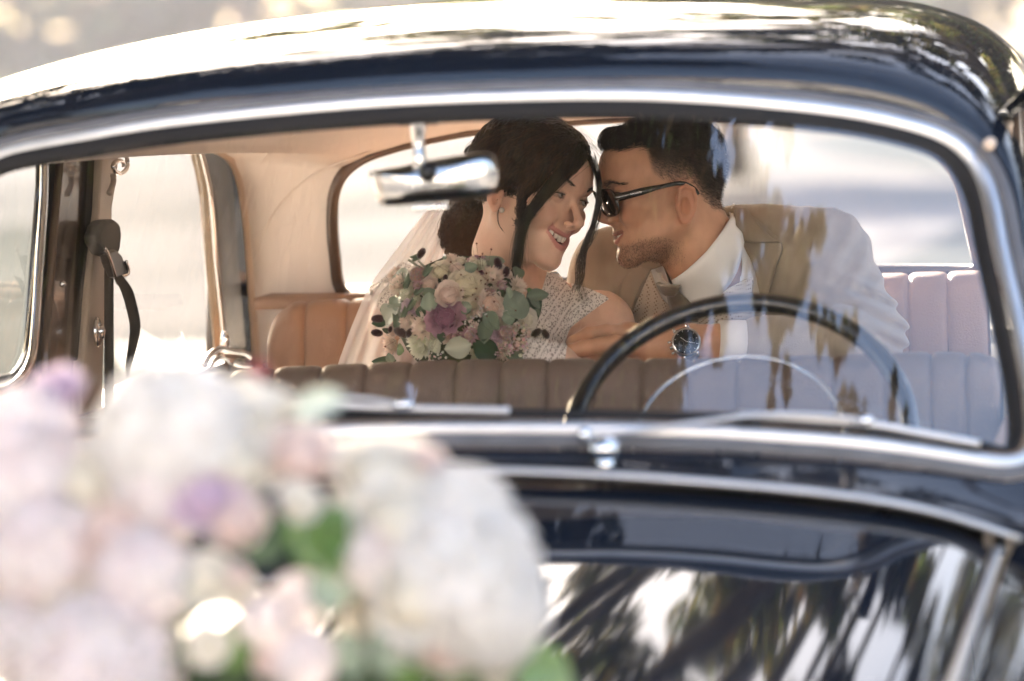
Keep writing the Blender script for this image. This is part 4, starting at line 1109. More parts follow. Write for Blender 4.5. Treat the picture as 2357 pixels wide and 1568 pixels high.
# ================================================================== groom's clothes
def weave(name, c, c2, scale=900, rough=.85):
    m = mat(name, c, rough, var=.12, vscale=25, bump=.4, bscale=700, sheen=.3); return m
M['suit'] = mat('beige woven suit', (.42, .36, .285), .85, var=.16, vscale=22, bump=.6, bscale=650, sheen=.25)
M['shirt'] = mat('white shirt cotton', (.84, .83, .81), .8, var=.04, vscale=12, bump=.2, bscale=500)
M['tie'] = mat('taupe satin tie', (.22, .18, .135), .35, var=.3, vscale=60, bump=.3, bscale=300, sheen=.3)
def vest_mat():
    m = mat('cream dotted waistcoat', (.66, .58, .49), .85, bump=.2, bscale=500); nt = m.node_tree; b = nt.nodes['Principled BSDF']
    tc = nt.nodes.new('ShaderNodeTexCoord'); v = nt.nodes.new('ShaderNodeTexVoronoi'); v.inputs['Scale'].default_value = 210; v.inputs['Randomness'].default_value = .0
    mp = nt.nodes.new('ShaderNodeMapping'); mp.inputs['Rotation'].default_value = (.3, .4, .785)
    nt.links.new(tc.outputs['Object'], mp.inputs[0]); nt.links.new(mp.outputs[0], v.inputs['Vector'])
    mr = nt.nodes.new('ShaderNodeMapRange'); mr.inputs[1].default_value = .22; mr.inputs[2].default_value = .36; nt.links.new(v.outputs['Distance'], mr.inputs[0])
    mx = nt.nodes.new('ShaderNodeMix'); mx.data_type = 'RGBA'; mx.inputs['A'].default_value = (.26, .19, .13, 1); mx.inputs['B'].default_value = (.66, .58, .49, 1)
    nt.links.new(mr.outputs[0], mx.inputs['Factor']); nt.links.new(mx.outputs['Result'], b.inputs['Base Color']); return m
M['vest'] = vest_mat()
S_L = P(1893, 596, 1.40); S_R = P(1420, 630, 1.50); NB = P(1690, 640, 1.46)
EL = P(1998, 775, 1.30)
def torso(p):
    d = s_ell(p, P(1740, 960, 1.50), (.215, .115, .30))
    d = smin(d, s_chain(p, [S_L, P(1700, 605, 1.47), P(1560, 640, 1.50), S_R], [.060, .070, .075, .062]), .06)
    return d
def jacket_full(p):
    d = torso(p)-.010
    d = smin(d, s_cap(p, P(1800, 572, 1.45), S_L+np.array((-.01, 0, -.005)), .060, .066), .03)
    a = s_chain(p, [S_L, P(1945, 680, 1.36), EL], [.066, .058, .054]); d = smin(d, a, .03)
    a = s_chain(p, [EL, P(1900, 795, 1.20), P(1750, 797, 1.16)], [.056, .050, .044]); d = smin(d, a, .018)
    a = s_chain(p, [S_R, P(1370, 760, 1.46), P(1400, 920, 1.35)], [.062, .060, .05]); d = smin(d, a, .03)
    # folds at shoulder, elbow and back of the sleeve
    e = np.exp(-((p-P(2000, 760, 1.30))**2).sum(1)/.075**2); ph = (p@UP)*1.0+.5*(p@RT)
    d = d+.007*e*np.sin(ph*230+2*vnoise(p, 18, 2))
    e2 = np.exp(-((p-P(1930, 640, 1.36))**2).sum(1)/.08**2); d = d+.006*e2*np.sin((p@RT-.5*(p@UP))*150+3*vnoise(p, 12, 3))
    e3 = np.exp(-((p-P(1830, 640, 1.36))**2).sum(1)/.12**2); d = d+.004*e3*np.sin((p@RT+.25*(p@UP))*95+3*vnoise(p, 10, 6))
    return d+.0022*vnoise(p, 34, 7)
open_poly = np.array([(1690, 430), (1698, 520), (1706, 600), (1712, 680), (1712, 760), (1700, 900), (1400, 900), (1440, 760), (1468, 690), (1498, 622), (1560, 600), (1640, 520)], float)
def uv_of(p):
    q = p-CAM; z = q@fwd; return np.stack([1178.5+(q@RT)/z*FP, 784-(q@UP)/z*FP], 1)
def poly_sd(uv, poly):
    n = len(poly); d = np.full(len(uv), 1e9); ins = np.zeros(len(uv), bool); j = n-1
    for i in range(n):
        a, b = poly[i], poly[j]; e = b-a; w_ = uv-a; t = np.clip((w_@e)/(e@e), 0, 1); q = w_-t[:, None]*e; d = np.minimum(d, (q*q).sum(1))
        c = ((a[1] > uv[:, 1]) != (b[1] > uv[:, 1])) & (uv[:, 0] < (b[0]-a[0])*(uv[:, 1]-a[1])/(b[1]-a[1]+1e-9)+a[0]); ins ^= c; j = i
    return np.where(ins, -1, 1)*np.sqrt(d)
def jacket(p):
    d = jacket_full(p); o = d.copy(); m_ = np.abs(d) < .06
    if m_.any():
        q = p[m_]; s = poly_sd(uv_of(q), open_poly)*.00066          # the open front, cut through the front cloth only
        s = np.maximum(s, q[:, 1]-1.46); dd = smax(d[m_], -s, .004)
        dd = smax(dd, -(d[m_]+.012)*np.where(s < .02, 1, 1)-0, .002)
        # neck hole and sleeve end
        o[m_] = np.maximum(dd, -(s_chain(q, gneck, [.062, .068, .06])))
    return o
lo, hi = bounds([P(1330, 520, 1.5), P(2090, 450, 1.35), P(2000, 950, 1.15), P(1400, 950, 1.62), P(1700, 800, 1.1)], .03)
V, F = polygonize(jacket, lo, hi, .0032)
jk = np_mesh('jacket', V, F, M['suit'], groom)
def shirt_s(p):
    d = torso(p)+.004; d = smin(d, s_chain(p, gneck[1:], [.060, .074]), .02)
    return d
lo2, hi2 = bounds([P(1400, 600, 1.45), P(1850, 600, 1.45), P(1700, 900, 1.33), P(1500, 900, 1.6)], .02)
def waist(p): return shirt_s(p)
V, F = polygonize(waist, lo2, hi2, .004); np_mesh('shirt', V, F, M['shirt'], groom)
front = lambda p: np.minimum(shirt_s(p), groom_skin(p))
# waistcoat panels
drape('waistcoat', shirt_s, [(1500, 622), (1470, 690), (1440, 760), (1425, 860)], [(1500, 622), (1530, 690), (1580, 722), (1600, 860)], .006, M['vest'], groom, nu=14)
drape('waistcoat', shirt_s, [(1712, 640), (1660, 668), (1632, 700), (1590, 727), (1570, 760), (1570, 860)], [(1725, 640), (1725, 690), (1725, 720), (1725, 760), (1725, 800), (1725, 860)], .0055, M['vest'], groom, nu=14)
# collar: a band round the neck and two wings
cn = s_chain
def neck_ring(uvL, off): pass
drape('shirt_collar', front, [(1690, 478), (1640, 560), (1590, 612), (1552, 640)], [(1712, 500), (1690, 620), (1640, 690), (1598, 716)], .006, M['shirt'], groom, nu=8, nv=22)
drape('shirt_collar', front, [(1512, 622), (1516, 640), (1526, 660), (1538, 676)], [(1546, 648), (1548, 648), (1549, 650), (1546, 652)], .006, M['shirt'], groom, nu=6, nv=10)
drape('tie', shirt_s, [(1537, 648), (1545, 662), (1552, 690), (1562, 730)], [(1572, 646), (1572, 662), (1596, 690), (1612, 730)], .010, M['tie'], groom, nu=8)
drape('tie_knot', shirt_s, [(1534, 645), (1541, 660), (1550, 668)], [(1574, 643), (1573, 658), (1566, 668)], .014, M['tie'], groom, nu=8, nv=8, solid=.006)
# lapels
drape('lapel', jacket_full, [(1690, 490), (1693, 540), (1698, 620), (1704, 680), (1706, 715)], [(1740, 505), (1800, 560), (1790, 610), (1765, 680), (1712, 718)], .0035, M['suit'], groom, nu=10, solid=.003)
drape('lapel', jacket_full, [(1497, 622), (1478, 660), (1460, 700), (1440, 760)], [(1478, 616), (1436, 640), (1424, 690), (1432, 760)], .0035, M['suit'], groom, nu=8, solid=.003)
drape('jacket_collar', jacket_full, [(1692, 486), (1694, 505), (1696, 530), (1698, 560)], [(1722, 488), (1742, 510), (1775, 545), (1800, 562)], .007, M['suit'], groom, nu=8, solid=.003)
# cuff
cf = [P(1652, 790, 1.145), P(1700, 793, 1.152), P(1760, 797, 1.162)]
tube('shirt_cuff', cf, [.0335, .036, .038], M['shirt'], groom, seg=26, smooth=True)
mesh('jacket_button', *ball_vf(trace(jacket_full, [(1718, 690)])[0][0]-fwd*.004, (.009, .004, .009)), mat('horn button', (.5, .46, .42), .2, coat=.8), groom)
# thumbnail
tip_, kn_ = np.array(hand['fing'][4][0][-1]), np.array(hand['fing'][4][0][-2]); ax_ = (tip_-kn_)/np.linalg.norm(tip_-kn_); sd_ = np.cross(ax_, -fwd); sd_ /= np.linalg.norm(sd_); nv_ = np.cross(sd_, ax_)
nv_ = -fwd+UP*.45; nv_ -= ax_*(nv_@ax_); nv_ /= np.linalg.norm(nv_); sd_ = np.cross(ax_, nv_)
mesh('thumbnail', *grid([[tip_-ax_*.001+ax_*(a*.0065)+sd_*b*.0058*math.sqrt(max(.02, 1-max(0, a)**2*.85))+nv_*(.0092-.0028*b*b-.0012*max(0, a)) for b in (-1, -.5, 0, .5, 1)] for a in (-1, -.5, 0, .5, .8, 1)]), mat('nail', (.62, .38, .30), .25, coat=.5), groom, solid=.0006)
# ---- watch
wt = empty('wristwatch', (0, 0, 0)); wt.parent = groom; wt['label'] = 'steel wristwatch with a round black dial'
wc = trace(groom_skin, [(1579, 790)])[0][0]; wn = grad(groom_skin, wc[None], .004)[0]; wn = wn*.35-fwd*.9+UP*.25; wn /= np.linalg.norm(wn)
wx = np.cross(UP, wn); wx /= np.linalg.norm(wx); wy = np.cross(wn, wx); wc = wc+wn*.004
ca, sa = math.cos(.35), math.sin(.35); wx, wy = wx*ca+wy*sa, wy*ca-wx*sa
wd = lambda x, y, z: wc+wx*x+wy*y+wn*z
def disc(name, r, z0, z1, mt, parent, n=36, rr=.001):
    rows = [[wd(r_*math.cos(t), r_*math.sin(t), z_) for t in np.linspace(0, 2*math.pi, n, endpoint=False)] for r_, z_ in ((r, z0), (r, z1-rr), (r-rr, z1), (.0002, z1))]
    return mesh(name, *grid(rows, True), mt, parent)
M['steel'] = mat('brushed steel', (.62, .61, .6), .2, 1)
disc('case', .0215, -.004, .006, M['steel'], wt, rr=.0016); dial = disc('dial', .0188, .004, .0064, mat('black dial', (.006, .007, .008), .45, spec=.2), wt)
M['white_print'] = mat('white print', (.75, .75, .72), .4)
for k in range(12):
    t = k*math.pi/6; a, b = .0150, .0172
    tube('hour_marker', [wd(a*math.sin(t), a*math.cos(t), .0067), wd(b*math.sin(t), b*math.cos(t), .0067)], .00035, M['white_print'], dial, seg=5)
for (cx, cy) in ((-.0075, 0), (.0075, 0), (0, -.0078)):
    tube('subdial', [wd(cx+.0036*math.cos(t), cy+.0036*math.sin(t), .0067) for t in np.linspace(0, 6.283, 18, endpoint=False)], .00022, M['steel'], dial, seg=4, close=True)
tube('watch_hand', [wd(0, 0, .0070), wd(-.006, .0085, .0070)], .0004, M['white_print'], dial, seg=5); tube('watch_hand', [wd(0, 0, .0072), wd(.011, -.0065, .0072)], .0003, M['white_print'], dial, seg=5)
for s in (-1, 1):
    for k in (-1, 1):
        tube('lug', [wd(s*.010, k*.018, .002), wd(s*.0098, k*.0245, -.004)], [.003, .0022], M['steel'], wt, seg=8)
for y_, r_ in ((0, .0026), (.0085, .0018), (-.0085, .0018)):
    tube('crown', [wd(-.0205, y_, .001), wd(-.0255, y_, .001)], r_, M['steel'], wt, seg=10)
for k in (-1, 1):
    rows = [[wd(x, k*(.021+.004*math.sin(t*1.57)), -.003-.022*t) for x in (-.0095, 0, .0095)] for t in np.linspace(0, 1, 6)]
    mesh('strap', *grid(rows), mat('brown strap', (.09, .04, .022), .5), wt, solid=.002)

# ================================================================== bride's clothes
def lace_mat():
    m = bpy.data.materials.new('white lace'); m.use_nodes = True; nt = m.node_tree; b = nt.nodes['Principled BSDF']; out = nt.nodes['Material Output']
    b.inputs['Base Color'].default_value = (.80, .77, .74, 1); b.inputs['Roughness'].default_value = .8
    uv = nt.nodes.new('ShaderNodeAttribute'); uv.attribute_name = 'Lace'
    def nd(t, **k):
        n = nt.nodes.new(t)
        for a, v in k.items(): setattr(n, a, v)
        return n
    sep = nd('ShaderNodeSeparateXYZ'); nt.links.new(uv.outputs['Vector'], sep.inputs[0])
    def M_(op, a, b_=None, c=None):
        n = nd('ShaderNodeMath', operation=op)
        for i, x in enumerate((a, b_, c)):
            if x is None: continue
            if hasattr(x, 'is_linked') or hasattr(x, 'links'): nt.links.new(x, n.inputs[i])
            else: n.inputs[i].default_value = x
        return n.outputs[0]
    X, Yv = sep.outputs[0], sep.outputs[1]                 # metres on the cloth
    v = nd('ShaderNodeTexVoronoi', feature='DISTANCE_TO_EDGE'); v.inputs['Scale'].default_value = 250; nt.links.new(uv.outputs['Vector'], v.inputs['Vector'])
    net = M_('LESS_THAN', v.outputs['Distance'], .10)
    band_ = M_('PINGPONG', M_('MULTIPLY', X, 1/.011), 1.0)
    solid = M_('GREATER_THAN', band_, .84)
    v2 = nd('ShaderNodeTexVoronoi', feature='F1'); v2.inputs['Scale'].default_value = 120; v2.inputs['Randomness'].default_value = .3; nt.links.new(uv.outputs['Vector'], v2.inputs['Vector'])
    ringv = M_('LESS_THAN', M_('ABSOLUTE', M_('SUBTRACT', v2.outputs['Distance'], .33)), .11)
    core = M_('LESS_THAN', v2.outputs['Distance'], .10)
    inb = M_('LESS_THAN', band_, .55)
    mot = M_('MULTIPLY', M_('MAXIMUM', ringv, core), inb)
    al = M_('MAXIMUM', M_('MAXIMUM', net, solid), mot); al = M_('MAXIMUM', al, .42)
    tr = nd('ShaderNodeBsdfTransparent'); mx = nd('ShaderNodeMixShader'); nt.links.new(al, mx.inputs[0]); nt.links.new(tr.outputs[0], mx.inputs[1]); nt.links.new(b.outputs[0], mx.inputs[2])
    nt.links.new(mx.outputs[0], out.inputs[0]); return m
M['lace'] = lace_mat()
M['satin'] = mat('white bodice lining', (.70, .64, .60), .6)
def lace(name, eL, eR, off, rot, nu=26, nv=44, edge=None, f=bride_skin):
    a = resample(cat_rom([(u, v, 0) for u, v in eL], 6), nv); b = resample(cat_rom([(u, v, 0) for u, v in eR], 6), nv)
    uv = np.array([(p[:2]+(q[:2]-p[:2])*t) for p, q in zip(a, b) for t in np.linspace(0, 1, nu)])
    p, ok = trace(f, uv)
    if not ok.all() and ok.any():
        gi = np.nonzero(ok)[0]
        for i in np.nonzero(~ok)[0]: p[i] = P(uv[i][0], uv[i][1], p[gi[np.argmin(np.abs(gi-i))]][1]-.003)
    g = grad(f, p, .004); p = p+g*off
    V, F = grid([p[i*nu:(i+1)*nu] for i in range(nv)]); o = mesh(name, V, F, M['lace'], bride)
    c_, s_ = math.cos(rot), math.sin(rot); L = uv*.00066; A = np.stack([L[:, 0]*c_+L[:, 1]*s_, -L[:, 0]*s_+L[:, 1]*c_, np.zeros(len(L))], 1)
    at = o.data.attributes.new('Lace', 'FLOAT_VECTOR', 'POINT'); at.data.foreach_set('vector', A.astype(np.float32).ravel()); return o
lace('lace_bodice', [(1258, 622), (1250, 650), (1240, 690), (1225, 740), (1200, 780), (1180, 900)], [(1275, 622), (1315, 668), (1372, 686), (1352, 720), (1310, 770), (1290, 900)], .0035, .6)
lace('lace_sleeve', [(1312, 664), (1322, 690), (1318, 730), (1296, 775)], [(1316, 664), (1360, 676), (1392, 690), (1398, 696)], .0075, .9, nu=20, nv=20)
lace('lace_sleeve', [(925, 612), (905, 630), (880, 652), (855, 668), (862, 690), (880, 720)], [(1000, 640), (990, 660), (975, 690), (950, 710), (935, 720), (920, 735)], .006, .7, nu=20, nv=26)
# veil: fine tulle falling from the bun over her shoulder in soft folds
def tulle():
    m = bpy.data.materials.new('tulle veil'); m.use_nodes = True; nt = m.node_tree; nt.nodes.remove(nt.nodes['Principled BSDF']); out = nt.nodes['Material Output']
    t = nt.nodes.new('ShaderNodeBsdfTransparent'); d = nt.nodes.new('ShaderNodeBsdfDiffuse'); d.inputs[0].default_value = (.93, .91, .91, 1); l = nt.nodes.new('ShaderNodeBsdfTranslucent'); l.inputs[0].default_value = (.93, .91, .91, 1)
    a = nt.nodes.new('ShaderNodeMixShader'); nt.links.new(d.outputs[0], a.inputs[1]); nt.links.new(l.outputs[0], a.inputs[2])
    lw = nt.nodes.new('ShaderNodeLayerWeight'); lw.inputs[0].default_value = .35; mr = nt.nodes.new('ShaderNodeMapRange'); mr.inputs[3].default_value = .60; mr.inputs[4].default_value = .80
    nt.links.new(lw.outputs['Facing'], mr.inputs[0]); b = nt.nodes.new('ShaderNodeMixShader'); nt.links.new(mr.outputs[0], b.inputs[0]); nt.links.new(t.outputs[0], b.inputs[1]); nt.links.new(a.outputs[0], b.inputs[2])
    nt.links.new(b.outputs[0], out.inputs[0]); return m
M['tulle'] = tulle()
def veil(eL, eR, y0, y1, amp, fr, seed, nu=90, nv=50):
    a = resample(cat_rom([(u, v, 0) for u, v in eL], 6), nv); b = resample(cat_rom([(u, v, 0) for u, v in eR], 6), nv); rows = []
    for i, (p, q) in enumerate(zip(a, b)):
        k = i/(nv-1); row = []
        for j, t in enumerate(np.linspace(0, 1, nu)):
            u, v = p[:2]+(q[:2]-p[:2])*t; y = y0+(y1-y0)*k+amp*(.25+k)*math.sin(t*fr+seed+1.5*math.sin(t*7+seed)+k*1.2)+amp*.4*math.sin(t*fr*2.3+k*3)
            row.append(P(u, v, y))
        rows.append(row)
    return mesh('veil', *grid(rows), M['tulle'], bride)
veil([(1012, 455), (985, 480), (945, 530), (900, 590), (850, 660), (818, 730), (795, 790), (775, 850), (770, 900)], [(1030, 500), (1028, 560), (1020, 590), (1010, 640), (1005, 700), (990, 760), (980, 820), (975, 860), (970, 900)], 1.44, 1.20, .012, 13, 1)
veil([(1005, 470), (975, 500), (940, 560), (905, 620), (870, 690), (850, 760), (835, 830), (830, 900)], [(1020, 520), (1015, 570), (1000, 620), (980, 690), (960, 760), (950, 830), (945, 880), (945, 900)], 1.46, 1.26, .010, 17, 2.5)
# ================================================================== flowers
def petal_mat(name, rough=.6, tr=.5, sheen=.2):
    m = bpy.data.materials.new(name); m.use_nodes = True; nt = m.node_tree; b = nt.nodes['Principled BSDF']; out = nt.nodes['Material Output']
    a = nt.nodes.new('ShaderNodeAttribute'); a.attribute_name = 'Col'; oi = nt.nodes.new('ShaderNodeObjectInfo'); mu = nt.nodes.new('ShaderNodeMix'); mu.data_type = 'RGBA'; mu.blend_type = 'MULTIPLY'; mu.inputs['Factor'].default_value = 1
    nt.links.new(a.outputs['Color'], mu.inputs['A']); nt.links.new(oi.outputs['Color'], mu.inputs['B']); nt.links.new(mu.outputs['Result'], b.inputs['Base Color'])
    b.inputs['Roughness'].default_value = rough; b.inputs['Sheen Weight'].default_value = sheen
    t = nt.nodes.new('ShaderNodeBsdfTranslucent'); nt.links.new(mu.outputs['Result'], t.inputs[0]); mx = nt.nodes.new('ShaderNodeMixShader'); mx.inputs[0].default_value = tr
    nt.links.new(b.outputs[0], mx.inputs[1]); nt.links.new(t.outputs[0], mx.inputs[2]); nt.links.new(mx.outputs[0], out.inputs[0]); return m
M['petal'] = petal_mat('flower petals'); M['leafy'] = petal_mat('bouquet leaves', .45, .2, .3); M['fuzzy'] = petal_mat('fuzzy flower heads', .9, .05, .6)
def fl_mesh(name, parts, cols, mt):
    V, F, C_ = [], [], []
    for (v, f), c in zip(parts, cols):
        o = len(V); V += list(v); F += [tuple(i+o for i in q) for q in f]; C_ += list(c) if len(np.shape(c)) > 1 else [c]*len(v)
    me = bpy.data.meshes.new(name); me.from_pydata([tuple(map(float, p)) for p in V], [], F); me.polygons.foreach_set('use_smooth', [True]*len(me.polygons)); setcol(me, C_); me.materials.append(mt); return me
def rose_me(seed, n=30, open_=1.0, edge=(1, 1, 1), core=(1, 1, 1), ruffle=.05):
    """a unit rose: cupped petals wound in a spiral, opening outwards"""
    g_ = np.random.default_rng(seed); parts, cols = [], []
    for k in range(n):
        t = (k/(n-1)); ph = k*2.4+g_.normal()*.15; r0 = .08+.62*t**.9; wd_ = 1.25-.45*t if t > .2 else 1.9
        top = .30-.26*t**2+g_.normal()*.03; curl = open_*(.05+.42*t**2); ro = []; cc_ = []
        for b in np.linspace(0, 1, 7):
            row = []
            for a in np.linspace(-1, 1, 9):
                w_ = wd_*(1-.25*b**3)*(.55+.45*math.sin(min(1, b*1.4)*1.57)); zt = -.6+(top+.6)*b
                zt -= .16*(abs(a)**2.5)*b+curl*.35*max(0, b-.75)*4*.5
                rr_ = r0*(.35+.65*math.sin(b*1.57)**.7)+curl*max(0, b-.55)**1.3*1.6+ruffle*b*math.sin(a*7+k)*.5
                row.append(np.array((rr_*math.cos(ph+a*w_), rr_*math.sin(ph+a*w_), zt)))
                e = max(0, b-.7)/.3; s_ = .94+.06*g_.random(); cc_.append(tuple(s_*(core[i]*(1-t)+edge[i]*t)*(1-e)+e*edge[i]*s_ for i in range(3)))
            ro.append(row)
        parts.append(grid(ro)); cols.append(cc_)
    parts.append(ball_vf((0, 0, -.16), (.55, .55, .42), nu=12, nv=8)); cols.append(core)  # solid ball added inside the petals to bounce light between them
    return fl_mesh('rose', parts, cols, M['petal'])
def spiky_me(seed, n=60, ln=1.0, wd_=.17, c0=(1, 1, 1), c1=(1, 1, 1), up=.9, flat=0):
    """narrow pointed petals in rising layers (also used for star-shaped flowers)"""
    g_ = np.random.default_rng(seed); parts, cols = [], []
    for k in range(n):
        t = k/max(1, n-1); ph = k*2.4+g_.normal()*.1; el = (up*(1-t)+.12*t)*(1-flat)+.12*flat+g_.normal()*.06; L = ln*(.65+.35*t)*(.9+.2*g_.random()); ro = []; cc_ = []
        d = np.array((math.cos(ph)*math.cos(el*1.5), math.sin(ph)*math.cos(el*1.5), math.sin(el*1.5))); sd_ = np.array((-math.sin(ph), math.cos(ph), 0)); nn = np.cross(d, sd_)
        for b in np.linspace(0, 1, 6):
            w_ = wd_*math.sin(min(1, .12+b*.98)*math.pi)**.8*(1 if b < .97 else .2)
            for_ = d*L*b-nn*(.22*math.sin(b*2.6)*L); ro.append([for_-sd_*w_, for_-nn*w_*.35, for_+sd_*w_]); cc_ += [tuple(c0[i]*(1-b)+c1[i]*b for i in range(3))]*3
        parts.append(grid(ro)); cols.append(cc_)
    return fl_mesh('flower', parts, cols, M['petal'])
def leaf_me(seed, wd_=.3, pt=1.0, cup=.12, bend=.2, c=(1, 1, 1)):
    ro, cc_ = [], []
    for b in np.linspace(0, 1, 9):
        w_ = wd_*max(.0, math.sin(b**(.8)*math.pi))**(.65 if pt < 1 else .85)+.006
        row = []
        for a in (-1, -.5, 0, .5, 1):
            row.append(np.array((a*w_, b, cup*w_*a*a*3-bend*b*b+.02*math.sin(b*9+seed)*a))); s_ = 1.0 if a else 1.25
            cc_.append(tuple(x*s_ for x in c))
        ro.append(row)
    V, F = grid(ro); return fl_mesh('leaf', [(V, F)], [cc_], M['leafy'])
def head_me(seed, r=(1, 1, 1), bump=.14, n=260, c=(1, 1, 1)):
    """a dense fuzzy head: many tiny florets on a core"""
    g_ = np.random.default_rng(seed); parts = [ball_vf((0, 0, 0), np.array(r)*.86, nu=14, nv=10)]; cols = [tuple(x*.6 for x in c)]
    for k in range(n):
        z = 1-2*(k+.5)/n; ph = k*2.39996; q = np.array((math.sqrt(1-z*z)*math.cos(ph), math.sqrt(1-z*z)*math.sin(ph), z)); p = q*np.array(r); s_ = bump*(.7+.6*g_.random()); a = np.cross(q, g_.normal(size=3)); a /= np.linalg.norm(a); b = np.cross(q, a)
        V = [p*.85+a*s_*.5, p*.85-a*s_*.25+b*s_*.43, p*.85-a*s_*.25-b*s_*.43, p*(1+s_*.5)]; parts.append((V, [(0, 1, 3), (1, 2, 3), (2, 0, 3)])); cols.append(tuple(x*(.7+.6*g_.random()) for x in c))
    return fl_mesh('flower_head', parts, cols, M['fuzzy'])
def hyd_me(seed, n=90, c=(1, 1, 1), c2=(1, 1, 1), s=.24):
    """a ball of four-petalled florets"""
    g_ = np.random.default_rng(seed); parts, cols = [], []
    for k in range(n):
        z = 1-1.75*(k+.5)/n; ph = k*2.39996; q = np.array((math.sqrt(max(0, 1-z*z))*math.cos(ph), math.sqrt(max(0, 1-z*z))*math.sin(ph), z)); q /= np.linalg.norm(q); a = np.cross(q, g_.normal(size=3)); a /= np.linalg.norm(a); b = np.cross(q, a); r_ = .9+.14*g_.random(); m_ = g_.random()
        for i in range(4):
            t0 = i*1.571; V = [q*r_]
            for dt, l in ((-.62, .7), (-.25, 1.05), (.25, 1.05), (.62, .7)):
                V.append(q*(r_+.05*l)+(a*math.cos(t0+dt)+b*math.sin(t0+dt))*s*l)
            parts.append((V, [(0, 1, 2, 3), (0, 3, 4)])); f_ = .85+.2*g_.random(); cols.append(tuple((c[j]*(1-m_)+c2[j]*m_)*f_ for j in range(3)))
    return fl_mesh('flower', parts, cols, M['petal'])
def berries_me(seed, n=40, spread=(1, 1, .5), r=(.08, .13), c=(1, 1, 1)):
    g_ = np.random.default_rng(seed); parts, cols = [], []
    for k in range(n):
        q = g_.normal(size=3); q /= np.linalg.norm(q); q *= g_.random()**.4; p = q*np.array(spread); parts.append(ball_vf(p, g_.uniform(*r), nu=8, nv=6)); cols.append(tuple(min(1, x*(.85+.25*g_.random())) for x in c))
        parts.append(tube_vf([p, p*.5+np.array((0, 0, -.5))], .012, 4)); cols.append((.25, .28, .15))
    return fl_mesh('berries', parts, cols, M['petal'])
LIB = dict(
    cream=rose_me(1, 34, .8, (.88, .83, .72), (.88, .84, .68)), blush=rose_me(2, 30, .6, (.88, .79, .74), (.86, .72, .66)), mauve=rose_me(3, 30, 1.1, (.52, .33, .42), (.36, .17, .26), .12),
    peach=rose_me(4, 26, 1.2, (.88, .78, .72), (.84, .64, .55), .2), white=rose_me(5, 32, .8, (.88, .86, .80), (.88, .84, .72)), lilac=rose_me(6, 26, 1.1, (.78, .66, .76), (.70, .55, .68), .14),
    protea=spiky_me(7, 70, 1.0, .15, (.84, .84, .72), (.88, .74, .70)), protea_g=spiky_me(8, 64, 1.0, .20, (.72, .77, .60), (.86, .86, .78)), astr=spiky_me(9, 34, 1.0, .10, (.70, .50, .55), (.50, .28, .34), .35, .75),
    astr_core=head_me(10, (.42, .42, .3), .16, 120, (.40, .26, .24)), sang=head_me(11, (.62, .62, 1), .14, 320, (.055, .014, .018)), thistle=head_me(12, (1, 1, .8), .2, 300, (.34, .22, .20)),
    euc=leaf_me(1, .30, .8, .1, .12, (.20, .26, .20)), euc2=leaf_me(2, .24, 1, .15, .2, (.15, .20, .14)), dark=leaf_me(3, .20, 1, .2, .15, (.035, .07, .035)), silver=leaf_me(4, .26, 1, .2, .25, (.42, .46, .38)), green=leaf_me(5, .22, 1, .2, .3, (.10, .19, .05)),
    ber=berries_me(13, 60, (1, 1, .55), (.07, .125), (.88, .74, .70)), berw=berries_me(14, 16, (1, 1, .5), (.09, .14), (.88, .80, .76)), hyd=hyd_me(15, 120, (.86, .84, .83), (.86, .78, .79)), hydw=hyd_me(16, 150, (.86, .85, .83), (.82, .82, .79)), grass=spiky_me(17, 60, 1.0, .05, (.20, .26, .14), (.30, .34, .18), .95))
NM = dict(cream='cream_rose', blush='blush_rose', mauve='mauve_rose', peach='peach_rose', white='white_rose', lilac='lilac_rose', protea='pointed_flower', protea_g='pointed_flower', astr='star_flower', astr_core='flower_head', sang='burgundy_flower_head', thistle='fuzzy_flower_head', euc='leaf', euc2='leaf', dark='leaf', silver='leaf', green='leaf', ber='berry_cluster', berw='berry_cluster', hyd='hydrangea', hydw='hydrangea', grass='grass_spike')
def put(kind, parent, pos, z, scale, spin=0., xyz=(1, 1, 1), col=None):
    z = np.array(z, float); z /= np.linalg.norm(z); a = UP-z*(UP@z); a /= np.linalg.norm(a); x = np.cross(a, z); c_, s_ = math.cos(spin), math.sin(spin); X = x*c_+a*s_; Y = a*c_-x*s_
    o = bpy.data.objects.new(NM[kind], LIB[kind]); COL.objects.link(o); o.parent = parent; off = np.array(pos)-np.array(parent.location); mm = Matrix.Identity(4)
    for i in range(3): mm[i][0], mm[i][1], mm[i][2], mm[i][3] = X[i]*scale*xyz[0], Y[i]*scale*xyz[1], z[i]*scale*xyz[2], off[i]
    o.matrix_local = mm
    if kind in ('ber', 'berw'): o['kind'] = 'stuff'
    if col: o.color = (*col, 1)
    return o
def along(kind, parent, p0, p1, nrm, wdt=1.0, col=None):
    """a leaf from its base to its tip, its face towards nrm"""
    p0 = np.array(p0); p1 = np.array(p1); y = p1-p0; L = np.linalg.norm(y); y /= L; n = np.array(nrm, float); n -= y*(n@y); n /= np.linalg.norm(n); x = np.cross(y, n)
    o = bpy.data.objects.new(NM[kind], LIB[kind]); COL.objects.link(o); o.parent = parent; off = p0-np.array(parent.location); mm = Matrix.Identity(4)
    for i in range(3): mm[i][0], mm[i][1], mm[i][2], mm[i][3] = x[i]*L*wdt, y[i]*L, n[i]*L, off[i]
    o.matrix_local = mm
    if col: o.color = (*col, 1)
    return o
